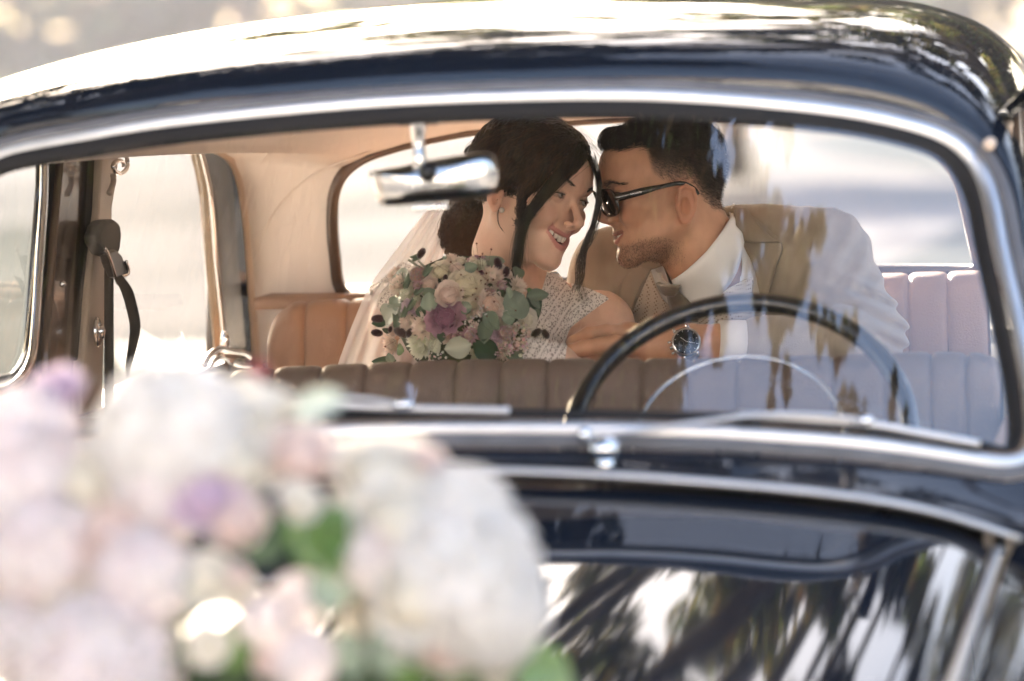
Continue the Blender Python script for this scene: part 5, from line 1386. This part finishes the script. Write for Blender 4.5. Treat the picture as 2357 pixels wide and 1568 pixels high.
# ---------------- the bride's bouquet (measured on an enlargement of it)
bq0 = P(1060, 840, 1.03)
bouquet = tag(empty('bridal_bouquet', bq0), 'round bridal bouquet of cream, blush and mauve roses with eucalyptus and burgundy heads', 'bouquet')
def bq(cx, cy, dz=0.0):
    u, v = 795.5+cx*.225, 530.3+cy*.225
    r2 = min(1, ((u-1060)/165)**2+((v-720)/150)**2); Y = 1.045-.085*math.sqrt(1-r2)-dz; return P(u, v, Y), u, v
K = .225*.00064
def bn(u, v, k=.9): return -fwd+RT*((u-1060)/165)*k-UP*((v-720)/150)*k+UP*.25
def bput(kind, cx, cy, r, dz=0., spin=0., k=.9, xyz=(1, 1, 1), col=None, nrm=None):
    p, u, v = bq(cx, cy, dz); return put(kind, bouquet, p, bn(u, v, k) if nrm is None else nrm, r*K, spin, xyz, col)
core = mesh('stems', *join_vf([ball_vf(P(1060, 730, 1.075), (.095, .05, .090), nu=18, nv=12), tube_vf([P(1060, 800, 1.07), P(1080, 930, 1.05)], [.02, .016])]), mat('stems and filler leaves', (.05, .075, .04), .7, var=.5, vscale=60, bump=1, bscale=60), bouquet)  # dark green ball fills the gaps between the flowers, tube for the stems
for kind, cx, cy, r, dz in (('cream', 1240, 545, 185, .012), ('blush', 1050, 640, 150, .026), ('mauve', 1005, 880, 185, .024), ('peach', 1500, 745, 135, .016), ('white', 1860, 905, 130, .010), ('cream', 975, 400, 120, -.004), ('blush', 840, 560, 120, 0),
                            ('mauve', 1360, 350, 120, -.012), ('cream', 1290, 720, 130, -.004), ('lilac', 660, 780, 110, -.004), ('lilac', 1540, 1060, 95, 0), ('peach', 1060, 1060, 90, 0), ('blush', 1130, 380, 70, 0), ('white', 700, 450, 80, -.006), ('peach', 1530, 1170, 80, 0)):
    bput(kind, cx, cy, r*1.22, dz, spin=cx*.7)
for kind, cx, cy, r, dz in (('protea', 1500, 480, 150, .014), ('protea', 560, 560, 150, .004), ('protea', 800, 990, 165, .014), ('protea', 640, 940, 120, .006), ('protea', 480, 1160, 140, .0), ('protea_g', 770, 1180, 165, .014), ('protea_g', 900, 1130, 110, .012), ('protea', 1760, 570, 120, .004),
                            ('protea_g', 1380, 1260, 150, .004), ('protea', 1100, 310, 90, -.002), ('protea_g', 640, 640, 110, 0), ('protea', 520, 460, 120, -.006), ('protea', 1620, 1240, 110, .004), ('protea_g', 1200, 1180, 110, .004), ('protea', 1880, 1140, 90, .002)):
    bput(kind, cx, cy, r, dz, spin=cy*.3, k=1.3)
for cx, cy, r in ((1270, 1070, 125), (1120, 1090, 75), (1620, 1040, 95), (740, 560, 70), (1600, 560, 80)):
    bput('astr', cx, cy, r, .022); bput('astr_core', cx, cy, r, .026)
g_ = np.random.default_rng(77)
for i in range(64):
    a_ = g_.random()*6.283; q_ = math.sqrt(g_.random()); bput(('protea', 'protea_g', 'peach', 'white', 'blush')[i % 5], 1150+760*q_*math.cos(a_), 800+560*q_*math.sin(a_), g_.uniform(50, 85), -.002, spin=i, k=1.2)
bput('thistle', 745, 455, 90, .008); bput('thistle', 1640, 1060, 70, .02); bput('thistle', 1480, 650, 60, .01)
for cx, cy, r, an in ((330, 905, 70, 1.57), (320, 1050, 64, 1.7), (565, 1045, 78, 2.0), (650, 1050, 50, .4), (775, 235, 62, .6), (1560, 340, 66, -.3), (1645, 425, 56, .2), (1950, 1050, 62, .9), (2045, 1060, 56, -.6), (455, 1015, 36, .3), (1020, 490, 40, .1)):
    p, u, v = bq(cx, cy, .022 if 400 < cx < 1700 else .01); d = RT*math.sin(an)+UP*math.cos(an); put('sang', bouquet, p, d-fwd*.2, r*K, 0)
for cx, cy, r in ((1760, 1110, 175), (1690, 1190, 110), (1850, 1230, 100), (1570, 1230, 90)): bput('ber', cx, cy, r, .020, spin=cx)
for cx, cy, r in ((1280, 930, 100), (1400, 830, 80), (960, 1330, 110), (860, 1300, 80)): bput('berw', cx, cy, r, .030, spin=cx)
for kind, x0, y0, x1, y1, w_, dz in (('euc', 860, 830, 850, 630, 1.5, .03), ('euc2', 1400, 850, 1590, 1010, 1.5, .034), ('euc2', 1420, 900, 1430, 1180, 1.2, .034), ('euc', 1640, 860, 1860, 650, 1.3, .022), ('euc', 1600, 920, 1740, 840, 1.6, .02), ('euc2', 1850, 680, 2100, 640, 1.0, .006),
    ('dark', 1880, 600, 1950, 980, 1.3, -.004), ('silver', 1290, 1170, 990, 1230, 1.4, .036), ('dark', 1300, 1160, 1590, 1300, 1.6, .034), ('euc2', 1640, 1290, 1930, 1280, .9, .03), ('dark', 990, 1030, 970, 1150, 1.8, .034), ('euc', 1220, 410, 1350, 350, 1.6, .02), ('euc', 1520, 380, 1450, 230, 1.6, .0),
    ('euc', 620, 520, 470, 440, 1.2, .006), ('euc2', 560, 770, 440, 640, 1.2, .012), ('silver', 400, 920, 480, 800, 1.7, .02), ('euc', 480, 800, 520, 690, 1.9, .012), ('euc', 380, 860, 400, 770, 1.6, .006), ('dark', 430, 940, 260, 950, 1.5, .01), ('dark', 460, 1040, 370, 1010, 1.5, .004), ('green', 600, 1240, 500, 1190, 2.0, .02),
    ('dark', 520, 1330, 260, 1350, 1.1, .0), ('euc', 480, 1350, 430, 1260, 1.8, .01), ('euc2', 780, 650, 920, 610, 1.0, .02), ('euc', 1170, 800, 1290, 780, 1.9, .012), ('dark', 1230, 760, 1200, 880, 2.6, .008), ('euc', 1680, 700, 1660, 560, .9, .02), ('euc2', 1760, 380, 1770, 500, 1.2, .006), ('dark', 1560, 600, 1600, 680, 2.0, .01),
    ('euc2', 1880, 700, 2010, 790, 1.3, -.002), ('dark', 760, 900, 800, 760, 1.9, .01), ('euc', 1000, 300, 1030, 260, 1.6, .006), ('euc2', 1940, 800, 1990, 870, 1.2, .004), ('dark', 1060, 1300, 820, 1290, 1.0, .02), ('green', 1850, 600, 1940, 680, 1.4, .004), ('silver', 900, 1250, 940, 1120, 1.3, .02), ('euc', 1130, 500, 1040, 560, 1.3, .01), ('dark', 660, 860, 720, 1000, 1.3, .0), ('euc2', 1990, 1180, 1900, 1290, 1.0, .0)):
    a, u, v = bq(x0, y0, dz); b, u2, v2 = bq(x1, y1, dz+.004); along(kind, bouquet, a, b, bn(u, v, .7), w_)
for x0, y0, x1, y1 in ((840, 400, 740, 310), (760, 380, 640, 300), (800, 470, 860, 380), (520, 1010, 510, 870), (600, 600, 660, 470), (640, 820, 700, 720), (700, 660, 780, 590), (790, 250, 690, 290), (580, 900, 620, 800)):
    a, u, v = bq(x0, y0, .016); b, _, _ = bq(x1, y1, .018); n_ = 9
    for i in range(n_):
        c_ = a+(b-a)*i/n_; d_ = (b-a)/np.linalg.norm(b-a); s_ = np.cross(d_, fwd)
        for sg in (-1, 1):
            o = along('euc2', bouquet, c_, c_+(d_*.7+s_*sg*.55)*.0085, -fwd, .8)
dp = []
g_ = np.random.default_rng(4)
for x, y in ((1490, 195), (1400, 240), (1375, 270), (1290, 140), (1340, 135), (1385, 515), (1440, 440), (1455, 510), (1510, 505), (1430, 600), (1430, 550), (1180, 455), (1180, 615), (1200, 680), (1335, 595), (1300, 660), (1075, 325), (1520, 730), (1445, 880), (1330, 705), (1740, 820), (405, 1190), (430, 965), (875, 320), (1235, 295)):
    p, u, v = bq(x, y, .034); dp.append(ball_vf(p, .0011+.0004*g_.random(), nu=8, nv=5)); dp.append(tube_vf([p, p+(P(1110, 690, 1.0)-p)*.35+UP*.004], .00022, 4))
dm = mesh('seed_heads', *join_vf(dp), mat('rust seed heads', (.13, .03, .015), .5), bouquet); dm['kind'] = 'stuff'
# ---------------- flowers on the bonnet, close to the camera
f0 = bonnet_pt(.10, .78)
arr = tag(empty('bonnet_flower_arrangement', f0), 'large out-of-focus arrangement of white and pink flowers lying on the black bonnet', 'flowers')
def fq(u, v, dz=0.):
    r2 = min(1, ((u-520)/820)**2+((v-1420)/640)**2); Y = -1.22-.14*math.sqrt(1-r2)-dz; return P(u, v, Y)
KF = .000365
for kind, u, v, r, dz in (('hydw', 1040, 1330, 190, .0), ('white', 1110, 1270, 165, .035), ('white', 930, 1200, 150, .03), ('hydw', 1120, 1400, 130, .02), ('white', 960, 1370, 130, .05), ('blush', 1030, 1480, 90, .03), ('white', 1200, 1370, 90, .02), ('hyd', 860, 1280, 80, .02), ('white', 940, 1110, 150, 0), ('white', 870, 1080, 120, 0), ('blush', 990, 1060, 60, .01), ('hydw', 1060, 1190, 110, .01), ('hyd', 230, 1540, 170, .05), ('hyd', 60, 1480, 110, .03), ('white', 480, 1480, 60, .05), ('white', 90, 1590, 120, .04), ('hyd', 330, 1330, 110, .03), ('white', 620, 930, 70, -.02), ('white', 560, 900, 60, -.03), ('hydw', 400, 1010, 170, .0), ('white', 310, 1020, 130, .01), ('white', 560, 960, 100, .0), ('blush', 700, 1040, 110, .0), ('white', 540, 1060, 130, .01), ('lilac', 130, 890, 80, .0), ('lilac', 335, 890, 60, -.03),
                          ('lilac', 470, 1140, 95, .03), ('blush', 545, 1200, 85, .03), ('hyd', 70, 1120, 150, .0), ('blush', 270, 1230, 150, .03), ('hyd', 110, 1270, 130, .02), ('cream', 200, 1430, 200, .04), ('hyd', 60, 1010, 120, -.02), ('white', 690, 1150, 60, .05), ('white', 480, 1330, 80, .04), ('blush', 548, 1323, 34, .06),
                          ('hyd', 610, 1430, 60, .02), ('hyd', 700, 1520, 70, .03), ('white', 560, 1370, 50, .02), ('blush', 620, 1520, 50, .03), ('hyd', 690, 1380, 60, .0), ('white', 20, 1350, 60, .0), ('peach', 10, 1340, 50, .03), ('white', 1150, 1515, 80, .0), ('hydw', -80, 1250, 160, 0), ('white', 860, 1430, 90, -.02), ('hydw', 820, 1180, 60, -.03), ('white', 560, 890, 40, -.05), ('hyd', 1060, 1480, 80, -.04), ('hyd', 380, 1120, 120, .0), ('white', 200, 1100, 120, .02)):
    p = fq(u, v, dz); put(kind, arr, p, -fwd+RT*(u-500)/900+UP*(.5-(v-1300)/900), r*KF*1.02, u*.3, col=(.94, .93, .93))
for kind, x0, y0, x1, y1, w_, dz in (('green', 690, 1300, 800, 1170, 2.4, .02), ('green', 720, 1280, 840, 1230, 2.4, .03), ('green', 480, 1540, 600, 1440, 1.6, .0), ('green', 440, 1560, 300, 1560, 1.4, .0), ('green', 1120, 1560, 1330, 1500, 1.2, .0), ('green', 1180, 1560, 1380, 1570, 1.2, .02), ('silver', 680, 970, 800, 890, 1.0, -.02), ('silver', 500, 1380, 440, 1270, 1.8, .04),
    ('euc', 780, 1400, 720, 1320, 1.5, .02), ('dark', 600, 1300, 640, 1180, 2.0, .0), ('dark', 400, 1560, 520, 1470, 1.5, -.02), ('euc', 930, 1540, 860, 1450, 1.6, .01), ('green', 30, 1480, -20, 1380, 1.5, .03), ('green', 0, 1560, 60, 1450, 1.5, .03), ('green', 1000, 1560, 1120, 1520, 1.5, .02), ('euc', 760, 1560, 820, 1460, 1.6, .0), ('green', 300, 1540, 420, 1500, 1.5, .03), ('green', 900, 1570, 1010, 1500, 1.5, .0)):
    along(kind, arr, fq(x0, y0, dz), fq(x1, y1, dz), -fwd+UP*.4, w_)
put('sang', arr, fq(170, 800, -.02), UP, 34*KF, 0, col=(5, 3, 3)); put('sang', arr, fq(590, 862, -.05), UP+RT*.5, 36*KF, 0, col=(7, 3, 3)); put('sang', arr, fq(20, 1330, .03), UP, 30*KF, 0, col=(5, 4, 2))
o = put('thistle', arr, fq(762, 1235, .03), -fwd, 72*KF, 0, col=(.22, .75, .14))
g_ = np.random.default_rng(8)
for i in range(46):     # leaves and stems that bed the arrangement on the bonnet
    u, v = g_.uniform(-150, 1240), g_.uniform(1180, 1700); a = fq(u, v, -.05); b = a+(RT*g_.normal()+UP*g_.normal()*.6-fwd*.3)*.05; along(('green', 'dark', 'euc')[i % 3], arr, a, b, -fwd+UP, 1.3)
base_pts = []
mesh('moss_base', *ball_vf(f0+np.array((0, .03, .075)), (.22, .09, .10), nu=24, nv=12), mat('dark moss', (.035, .06, .025), .9, var=.5, vscale=40, bump=1, bscale=60), arr)
# ================================================================== surroundings
def ground_mat():
    m = bpy.data.materials.new('ground'); m.use_nodes = True; nt = m.node_tree; b = nt.nodes['Principled BSDF']; b.inputs['Roughness'].default_value = 1; b.inputs['Specular IOR Level'].default_value = 0
    tc = nt.nodes.new('ShaderNodeTexCoord'); n = nt.nodes.new('ShaderNodeTexNoise'); n.inputs['Scale'].default_value = .16; n.inputs['Detail'].default_value = 8
    nt.links.new(tc.outputs['Object'], n.inputs['Vector'])
    cr = nt.nodes.new('ShaderNodeValToRGB'); e = cr.color_ramp.elements
    e[0].position = .40; e[0].color = (.15, .148, .138, 1); e[1].position = .60; e[1].color = (.225, .212, .20, 1)
    nt.links.new(n.outputs['Fac'], cr.inputs[0]); nt.links.new(cr.outputs[0], b.inputs['Base Color']); return m
g = mesh('ground', *grid([[(x, y, 0) for x in np.linspace(-200, 200, 9)] for y in np.linspace(-150, 300, 9)]), ground_mat()); tag(g, kind='structure')
M['gravel'] = mat('pale gravel', (.42, .38, .33), .95, var=.15, vscale=3, bump=.3, bscale=40)
p_ = mesh('path', *grid([[(x, y, .006) for x in (-16, 9)] for y in np.linspace(-12, 13.5, 12)]), M['gravel']); tag(p_, kind='structure')  # near ground, mostly out of view, kept pale to bounce light into the cabin

def leaf_mat(name, c, tr):
    m = bpy.data.materials.new(name); m.use_nodes = True; nt = m.node_tree; nt.nodes.remove(nt.nodes['Principled BSDF']); out = nt.nodes['Material Output']
    d = nt.nodes.new('ShaderNodeBsdfDiffuse'); t = nt.nodes.new('ShaderNodeBsdfTranslucent'); mx = nt.nodes.new('ShaderNodeMixShader'); mx.inputs[0].default_value = .42
    at = nt.nodes.new('ShaderNodeAttribute'); at.attribute_name = 'Col'
    for s, col in ((d, c), (t, tr)):
        mu = nt.nodes.new('ShaderNodeMix'); mu.data_type = 'RGBA'; mu.blend_type = 'MULTIPLY'; mu.inputs['Factor'].default_value = 1
        mu.inputs['A'].default_value = (*col, 1); nt.links.new(at.outputs['Color'], mu.inputs['B']); nt.links.new(mu.outputs['Result'], s.inputs[0])
    nt.links.new(d.outputs[0], mx.inputs[1]); nt.links.new(t.outputs[0], mx.inputs[2]); nt.links.new(mx.outputs[0], out.inputs[0]); return m
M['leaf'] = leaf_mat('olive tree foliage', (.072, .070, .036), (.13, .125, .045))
M['leafd'] = leaf_mat('tree foliage painted shaded', (.045, .045, .022), (.06, .06, .02))  # darker copy of the leaf colour, with the canopy's shade put into it
M['leafo'] = leaf_mat('olive foliage painted sunny', (.10, .10, .045), (.22, .20, .06))  # lighter copy of the leaf colour, with sunlight put into it
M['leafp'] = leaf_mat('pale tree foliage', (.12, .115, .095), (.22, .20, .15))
M['bark'] = mat('tree bark', (.10, .08, .06), .9, bump=1, bscale=12, var=.4, vscale=6)
def leaf_cloud(centers, radii, n, size, seed):
    g_ = np.random.default_rng(seed); k = len(centers)
    idx = g_.integers(0, k, n); d = g_.normal(size=(n, 3)); d /= np.linalg.norm(d, axis=1)[:, None]
    r = g_.random(n)**.45
    c = np.array(centers)[idx]+d*r[:, None]*np.array(radii)[idx]
    a = g_.normal(size=(n, 3)); a /= np.linalg.norm(a, axis=1)[:, None]
    b = np.cross(a, g_.normal(size=(n, 3))); b /= np.linalg.norm(b, axis=1)[:, None]
    s = (size*(.6+.8*g_.random(n)))[:, None]
    V = np.stack([c-a*s, c+b*s*.45, c+a*s, c-b*s*.45], 1).reshape(-1, 3)
    col = (.65+.7*g_.random(n))[:, None]*np.array([1, 1, 1])*(1+.15*g_.normal(size=(n, 3)))
    return V, np.repeat(np.clip(col, .3, 1.7), 4, axis=0)
def quads_mesh(name, V, col):
    n = len(V)//4; me = bpy.data.meshes.new(name); me.vertices.add(4*n); me.vertices.foreach_set('co', V.astype(np.float32).ravel())
    me.loops.add(4*n); me.loops.foreach_set('vertex_index', np.arange(4*n, dtype=np.int32)); me.polygons.add(n)
    me.polygons.foreach_set('loop_start', np.arange(0, 4*n, 4, dtype=np.int32)); me.update(); me.validate(); setcol(me, col); return me
def clumps(n, box, rr, seed):
    g_ = np.random.default_rng(seed); c = []; r = []
    while len(c) < n:
        p = g_.uniform(-1, 1, 3)
        if p@p > 1: continue
        c.append(p*np.array(box)); r.append(g_.uniform(*rr)*np.array((1, 1, .6)))
    return c, r
crown_me = []
for k in range(3):
    c, r = clumps(34, (3.4, 3.4, 2.6), (.7, 1.3), 50+k)
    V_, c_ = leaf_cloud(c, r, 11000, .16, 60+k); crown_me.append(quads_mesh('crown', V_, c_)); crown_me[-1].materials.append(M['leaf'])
crown_far = []
for k in range(2):
    c, r = clumps(30, (3.6, 3.2, 3.0), (.8, 1.4), 80+k)
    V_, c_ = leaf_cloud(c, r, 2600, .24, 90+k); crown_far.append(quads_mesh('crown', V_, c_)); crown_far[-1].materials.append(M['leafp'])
def trunk_vf(h, r, seed, limbs=5):
    g_ = np.random.default_rng(seed); parts = []
    pts = [np.array((.15*math.sin(i*1.3+seed), .15*math.cos(i*.9+seed), h*i/6)) for i in range(7)]
    parts.append(tube_vf(pts, [r*(1.25-.6*i/6) for i in range(7)], 10))
    for k in range(limbs):
        a = k*2.4+seed; b = pts[4]+(pts[5]-pts[4])*g_.random(); L = g_.uniform(1.6, 2.8)
        parts.append(tube_vf([b, b+np.array((math.cos(a)*L*.5, math.sin(a)*L*.5, L*.4)), b+np.array((math.cos(a)*L, math.sin(a)*L, L))], [r*.4, r*.25, r*.1], 7))
    return join_vf(parts)
tr_me = None
def tree(x, y, h, sc, k, label, group, far=False, r=.22, rot=0):
    # r is the trunk's radius
    e = tag(empty('tree', (x, y, 0)), label, 'tree', group)
    V, F = trunk_vf(h, r, k, 5); t = mesh('trunk', [p+np.array((x, y, 0)) for p in V], F, M['bark'], e)
    c = bpy.data.objects.new('crown', (crown_far if far else crown_me)[k % (2 if far else 3)]); COL.objects.link(c); c.parent = e; c.location = (0, 0, h+1.2*sc); c.scale = (sc, sc, sc); c.rotation_euler = (0, 0, rot)
    return e
# the tree whose boughs hang over the car, left of it
def over(name, x, y, cl, n, size, seed, label, trunk_h, lm='leafd'):
    e = tag(empty(name, (x, y, 0)), label, 'tree')
    V, F = trunk_vf(trunk_h, .3, seed, 7); mesh('trunk', [p+np.array((x, y, 0)) for p in V], F, M['bark'], e)
    V_, c_ = leaf_cloud([c[:3] for c in cl], [np.array((c[3], c[3], c[3]*.45)) for c in cl], n, size, seed)
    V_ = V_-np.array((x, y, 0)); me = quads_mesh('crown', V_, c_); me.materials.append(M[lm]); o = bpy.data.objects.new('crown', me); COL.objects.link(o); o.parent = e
    g_ = np.random.default_rng(seed)
    if name == 'overhanging_tree':
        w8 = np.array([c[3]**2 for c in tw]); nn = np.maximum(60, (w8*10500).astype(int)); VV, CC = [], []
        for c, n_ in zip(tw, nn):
            v_, q_ = leaf_cloud([c[:3]], [np.array((c[3], c[3], c[3]*.4))], int(n_), .038, seed+int(n_)); f_ = np.repeat(np.where(np.random.default_rng(len(VV)).random(len(q_)//4) < .12, 4.0, 1.0), 4); VV.append(v_); CC.append(q_*f_[:, None])  # random leaves coloured lighter, standing in for sunlit ones in the reflection
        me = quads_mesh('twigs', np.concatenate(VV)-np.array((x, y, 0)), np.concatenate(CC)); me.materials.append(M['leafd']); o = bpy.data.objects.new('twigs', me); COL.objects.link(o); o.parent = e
    for c in cl[::3]:
        a = np.array((x, y, trunk_h*.9)); b = np.array(c[:3]); mid = (a+b)/2+np.array((0, 0, .5)); tube('branch', cat_rom([a, mid, b], 5), [.07]*10+[.02], M['bark'], e, seg=6)
    return e
cl = []
g_ = np.random.default_rng(5)
for i in range(150):
    xx = g_.uniform(-10.5, .2); yy = g_.uniform(-2.8, 4.5); zz = g_.uniform(4.8, 7.4)-.16*abs(xx+2.5)
    if xx > -.5: zz = g_.uniform(5.2, 7.0)
    cl.append((xx, yy, zz, g_.uniform(.7, 1.1)*(1 if xx < -.5 else .5)))
for (xx, yy, zz, rr) in ((4.4, 3, 5.5, .8), (3.6, 4.2, 5.2, .8), (5.4, 4.4, 5.6, .9)):
    cl.append((xx, yy, zz, rr))
tw = []
for i in range(140): tw.append((g_.uniform(-.6, 1.02), g_.uniform(-1.5, .5), g_.uniform(5.2, 6.2), g_.uniform(.18, .28)))
for i in range(34): cl.append((g_.uniform(-.8, 8), g_.uniform(4.2, 13), g_.uniform(6.2, 8.5), g_.uniform(.45, .8)))
for i in range(60): cl.append((g_.uniform(-3.2, -.3), g_.uniform(-2.0, 1.6), g_.uniform(4.9, 6.5), g_.uniform(.45, .7)))
def zone(u0, u1, v0, v1, n, r0, r1):     # twigs over the part of the sky that this part of the screen mirrors
    for i in range(n):
        u, v = g_.uniform(u0, u1), g_.uniform(v0, v1); x = np.interp(u, [1400, 1600, 1800, 2000, 2200], [.36, 1.08, 1.86, 2.70, 3.62]); y = -.40-(v-500)*.00096+(x-1.86)**2*.12
        tw.append((x, y, g_.uniform(5.4, 5.6), g_.uniform(r0, r1)))
zone(1560, 1700, 250, 400, 26, .035, .07); zone(1520, 1640, 400, 760, 50, .04, .08); zone(1640, 1700, 600, 760, 14, .03, .05); zone(1500, 1650, 760, 970, 40, .03, .06); zone(1690, 1800, 240, 330, 8, .02, .05); zone(1535, 1625, 730, 860, 30, .05, .07); zone(1715, 1870, 500, 740, 26, .05, .09); zone(1650, 1720, 260, 600, 16, .03, .06); zone(1640, 1700, 840, 960, 6, .03, .05); zone(1965, 2060, 790, 970, 14, .05, .08); zone(1835, 1870, 850, 970, 5, .03, .04)
zone(1925, 1990, 640, 720, 5, .04, .06); zone(1900, 2050, 590, 700, 4, .03, .05); zone(1870, 1960, 400, 470, 3, .03, .04); zone(2125, 2160, 680, 760, 3, .03, .04)
cl.append((-5.5, 8.0, 6.0, .95)); cl.append((-5.0, 7.0, 6.1, .8)); cl.append((-4.6, 8.2, 6.4, .7))  # unseen leaf clumps added to keep the sun off the bonnet flowers
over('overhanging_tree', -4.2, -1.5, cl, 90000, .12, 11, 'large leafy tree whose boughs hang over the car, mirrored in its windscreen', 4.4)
sp = []
g_ = np.random.default_rng(21)
for i in range(125):
    yy = g_.uniform(7, 19); el = g_.uniform(R(12), R(44)); xx = g_.uniform(-4.2, 3.5)-.05*yy
    if xx < -2.5 and g_.random() < .5: continue
    sp.append((xx, yy, min(13, 1.4+yy*math.tan(el)), g_.uniform(.28, .62)))
over('arching_tree', 4.4, 14.5, sp, 30000, .085, 12, 'tall sparse tree arching over from the right behind the car, mirrored in the roof', 5.0, 'leafo')
spec = []
g_ = np.random.default_rng(9)
for i, (x, y, sc) in enumerate([(5.0, 24, 1.4), (12, 22, 1.6), (10.5, 34, 1.8), (1.2, 33, 1.5), (-28, 10, 1.6), (24, 8, 1.5), (-24, -12, 1.6), (26, -14, 1.4)]):
    tree(x, y, 4.6+g_.random()*.8, sc, i, ('leafy tree standing behind the car on its right, above the view', 'leafy olive green tree reflected in the black paintwork')[0 if y > 10 else 1], ('trees standing behind the car', 'trees around the photographer')[0 if y > 10 else 1], rot=g_.random()*6)
tree(-3.15, 31.5, 3.2, 1.0, 4, 'slender tree whose grey trunk shows through the rear window beside the dark haired man', None, r=.13)
def gp_(u, v, z): d = ray(u, v); q = CAM+d*((z-CAM[2])/d[2]); return q
M['lawn'] = mat('short dry grass', (.125, .13, .115), 1.0, var=.4, vscale=.8, bump=.5, bscale=20, spec=0)
for k, poly in enumerate(([(1780, 285), (2000, 262), (2420, 262), (2420, 400), (2180, 405), (2050, 372), (1900, 345)], [(2020, 640), (2140, 560), (2300, 470), (2420, 440), (2420, 660)], [(-60, 560), (90, 520), (300, 860), (560, 800), (560, 1010), (-60, 1010)], [(900, 262), (1080, 275), (1400, 262), (1400, 250), (900, 245)])):
    pts = [gp_(u, v, .012) for u, v in poly]; pts = cat_rom(pts, 4, True); o = mesh('lawn', pts, [tuple(range(len(pts)))], M['lawn'], smooth=False); tag(o, kind='structure')
for i in range(26):
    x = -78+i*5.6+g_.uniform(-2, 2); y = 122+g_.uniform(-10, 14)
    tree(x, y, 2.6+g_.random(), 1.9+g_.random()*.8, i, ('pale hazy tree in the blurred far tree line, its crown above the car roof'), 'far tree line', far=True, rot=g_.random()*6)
# the pale house behind the photographer: it lights the cabin from the front and shows in the chrome
house = tag(empty('house', (2, -19.5, 0)), 'pale rendered two storey house behind the photographer, mirrored in the chrome', 'house')
M['render'] = mat('pale wall render', (.68, .66, .63), .9, var=.08, vscale=2, bump=.3, bscale=8); M['tiles'] = mat('brown roof tiles', (.16, .08, .055), .8, var=.3, vscale=3, bump=1, bscale=14); M['dark_pane'] = mat('dark window pane', (.03, .035, .04), .08)
hx0, hx1, hzt, hy = -17, 21, 6.4, -19.5
cols_ = [(-13.5+i*4.6) for i in range(8)]
mesh('wall', *box_vf(((hx0+hx1)/2, hy-3, hzt/2), (hx1-hx0, 6, hzt)), M['render'], house, smooth=False)
mesh('roof', [(hx0-.6, hy+.6, hzt), (hx1+.6, hy+.6, hzt), (hx1+.6, hy-6.6, hzt), (hx0-.6, hy-6.6, hzt), (hx0-.6, hy-3, hzt+2.6), (hx1+.6, hy-3, hzt+2.6)], [(0, 1, 5, 4), (2, 3, 4, 5), (0, 4, 3), (1, 2, 5), (0, 3, 2, 1)], M['tiles'], house, smooth=False)
for cx_ in cols_:
    for cz_ in (1.6, 4.5):
        o = mesh('window', *box_vf((cx_, hy+.02, cz_), (1.25, .10, 1.55)), M['shirt'], house, smooth=False)
        for sx in (-1, 1): mesh('pane', *box_vf((cx_+sx*.29, hy+.06, cz_), (.50, .05, 1.35)), M['dark_pane'], o, smooth=False)
# hazy evening air round the whole place
V, F = box_vf((0, 75, 12), (408, 458, 27)); hz = mesh('haze', V, F, None, smooth=False); hz['kind'] = 'stuff'
hm = bpy.data.materials.new('haze'); hm.use_nodes = True; nt = hm.node_tree; nt.nodes.remove(nt.nodes['Principled BSDF']); pv = nt.nodes.new('ShaderNodeVolumePrincipled')
pv.inputs['Color'].default_value = (.95, .93, .95, 1); pv.inputs['Density'].default_value = .0011; nt.links.new(pv.outputs[0], nt.nodes['Material Output'].inputs['Volume']); hz.data.materials.append(hm)
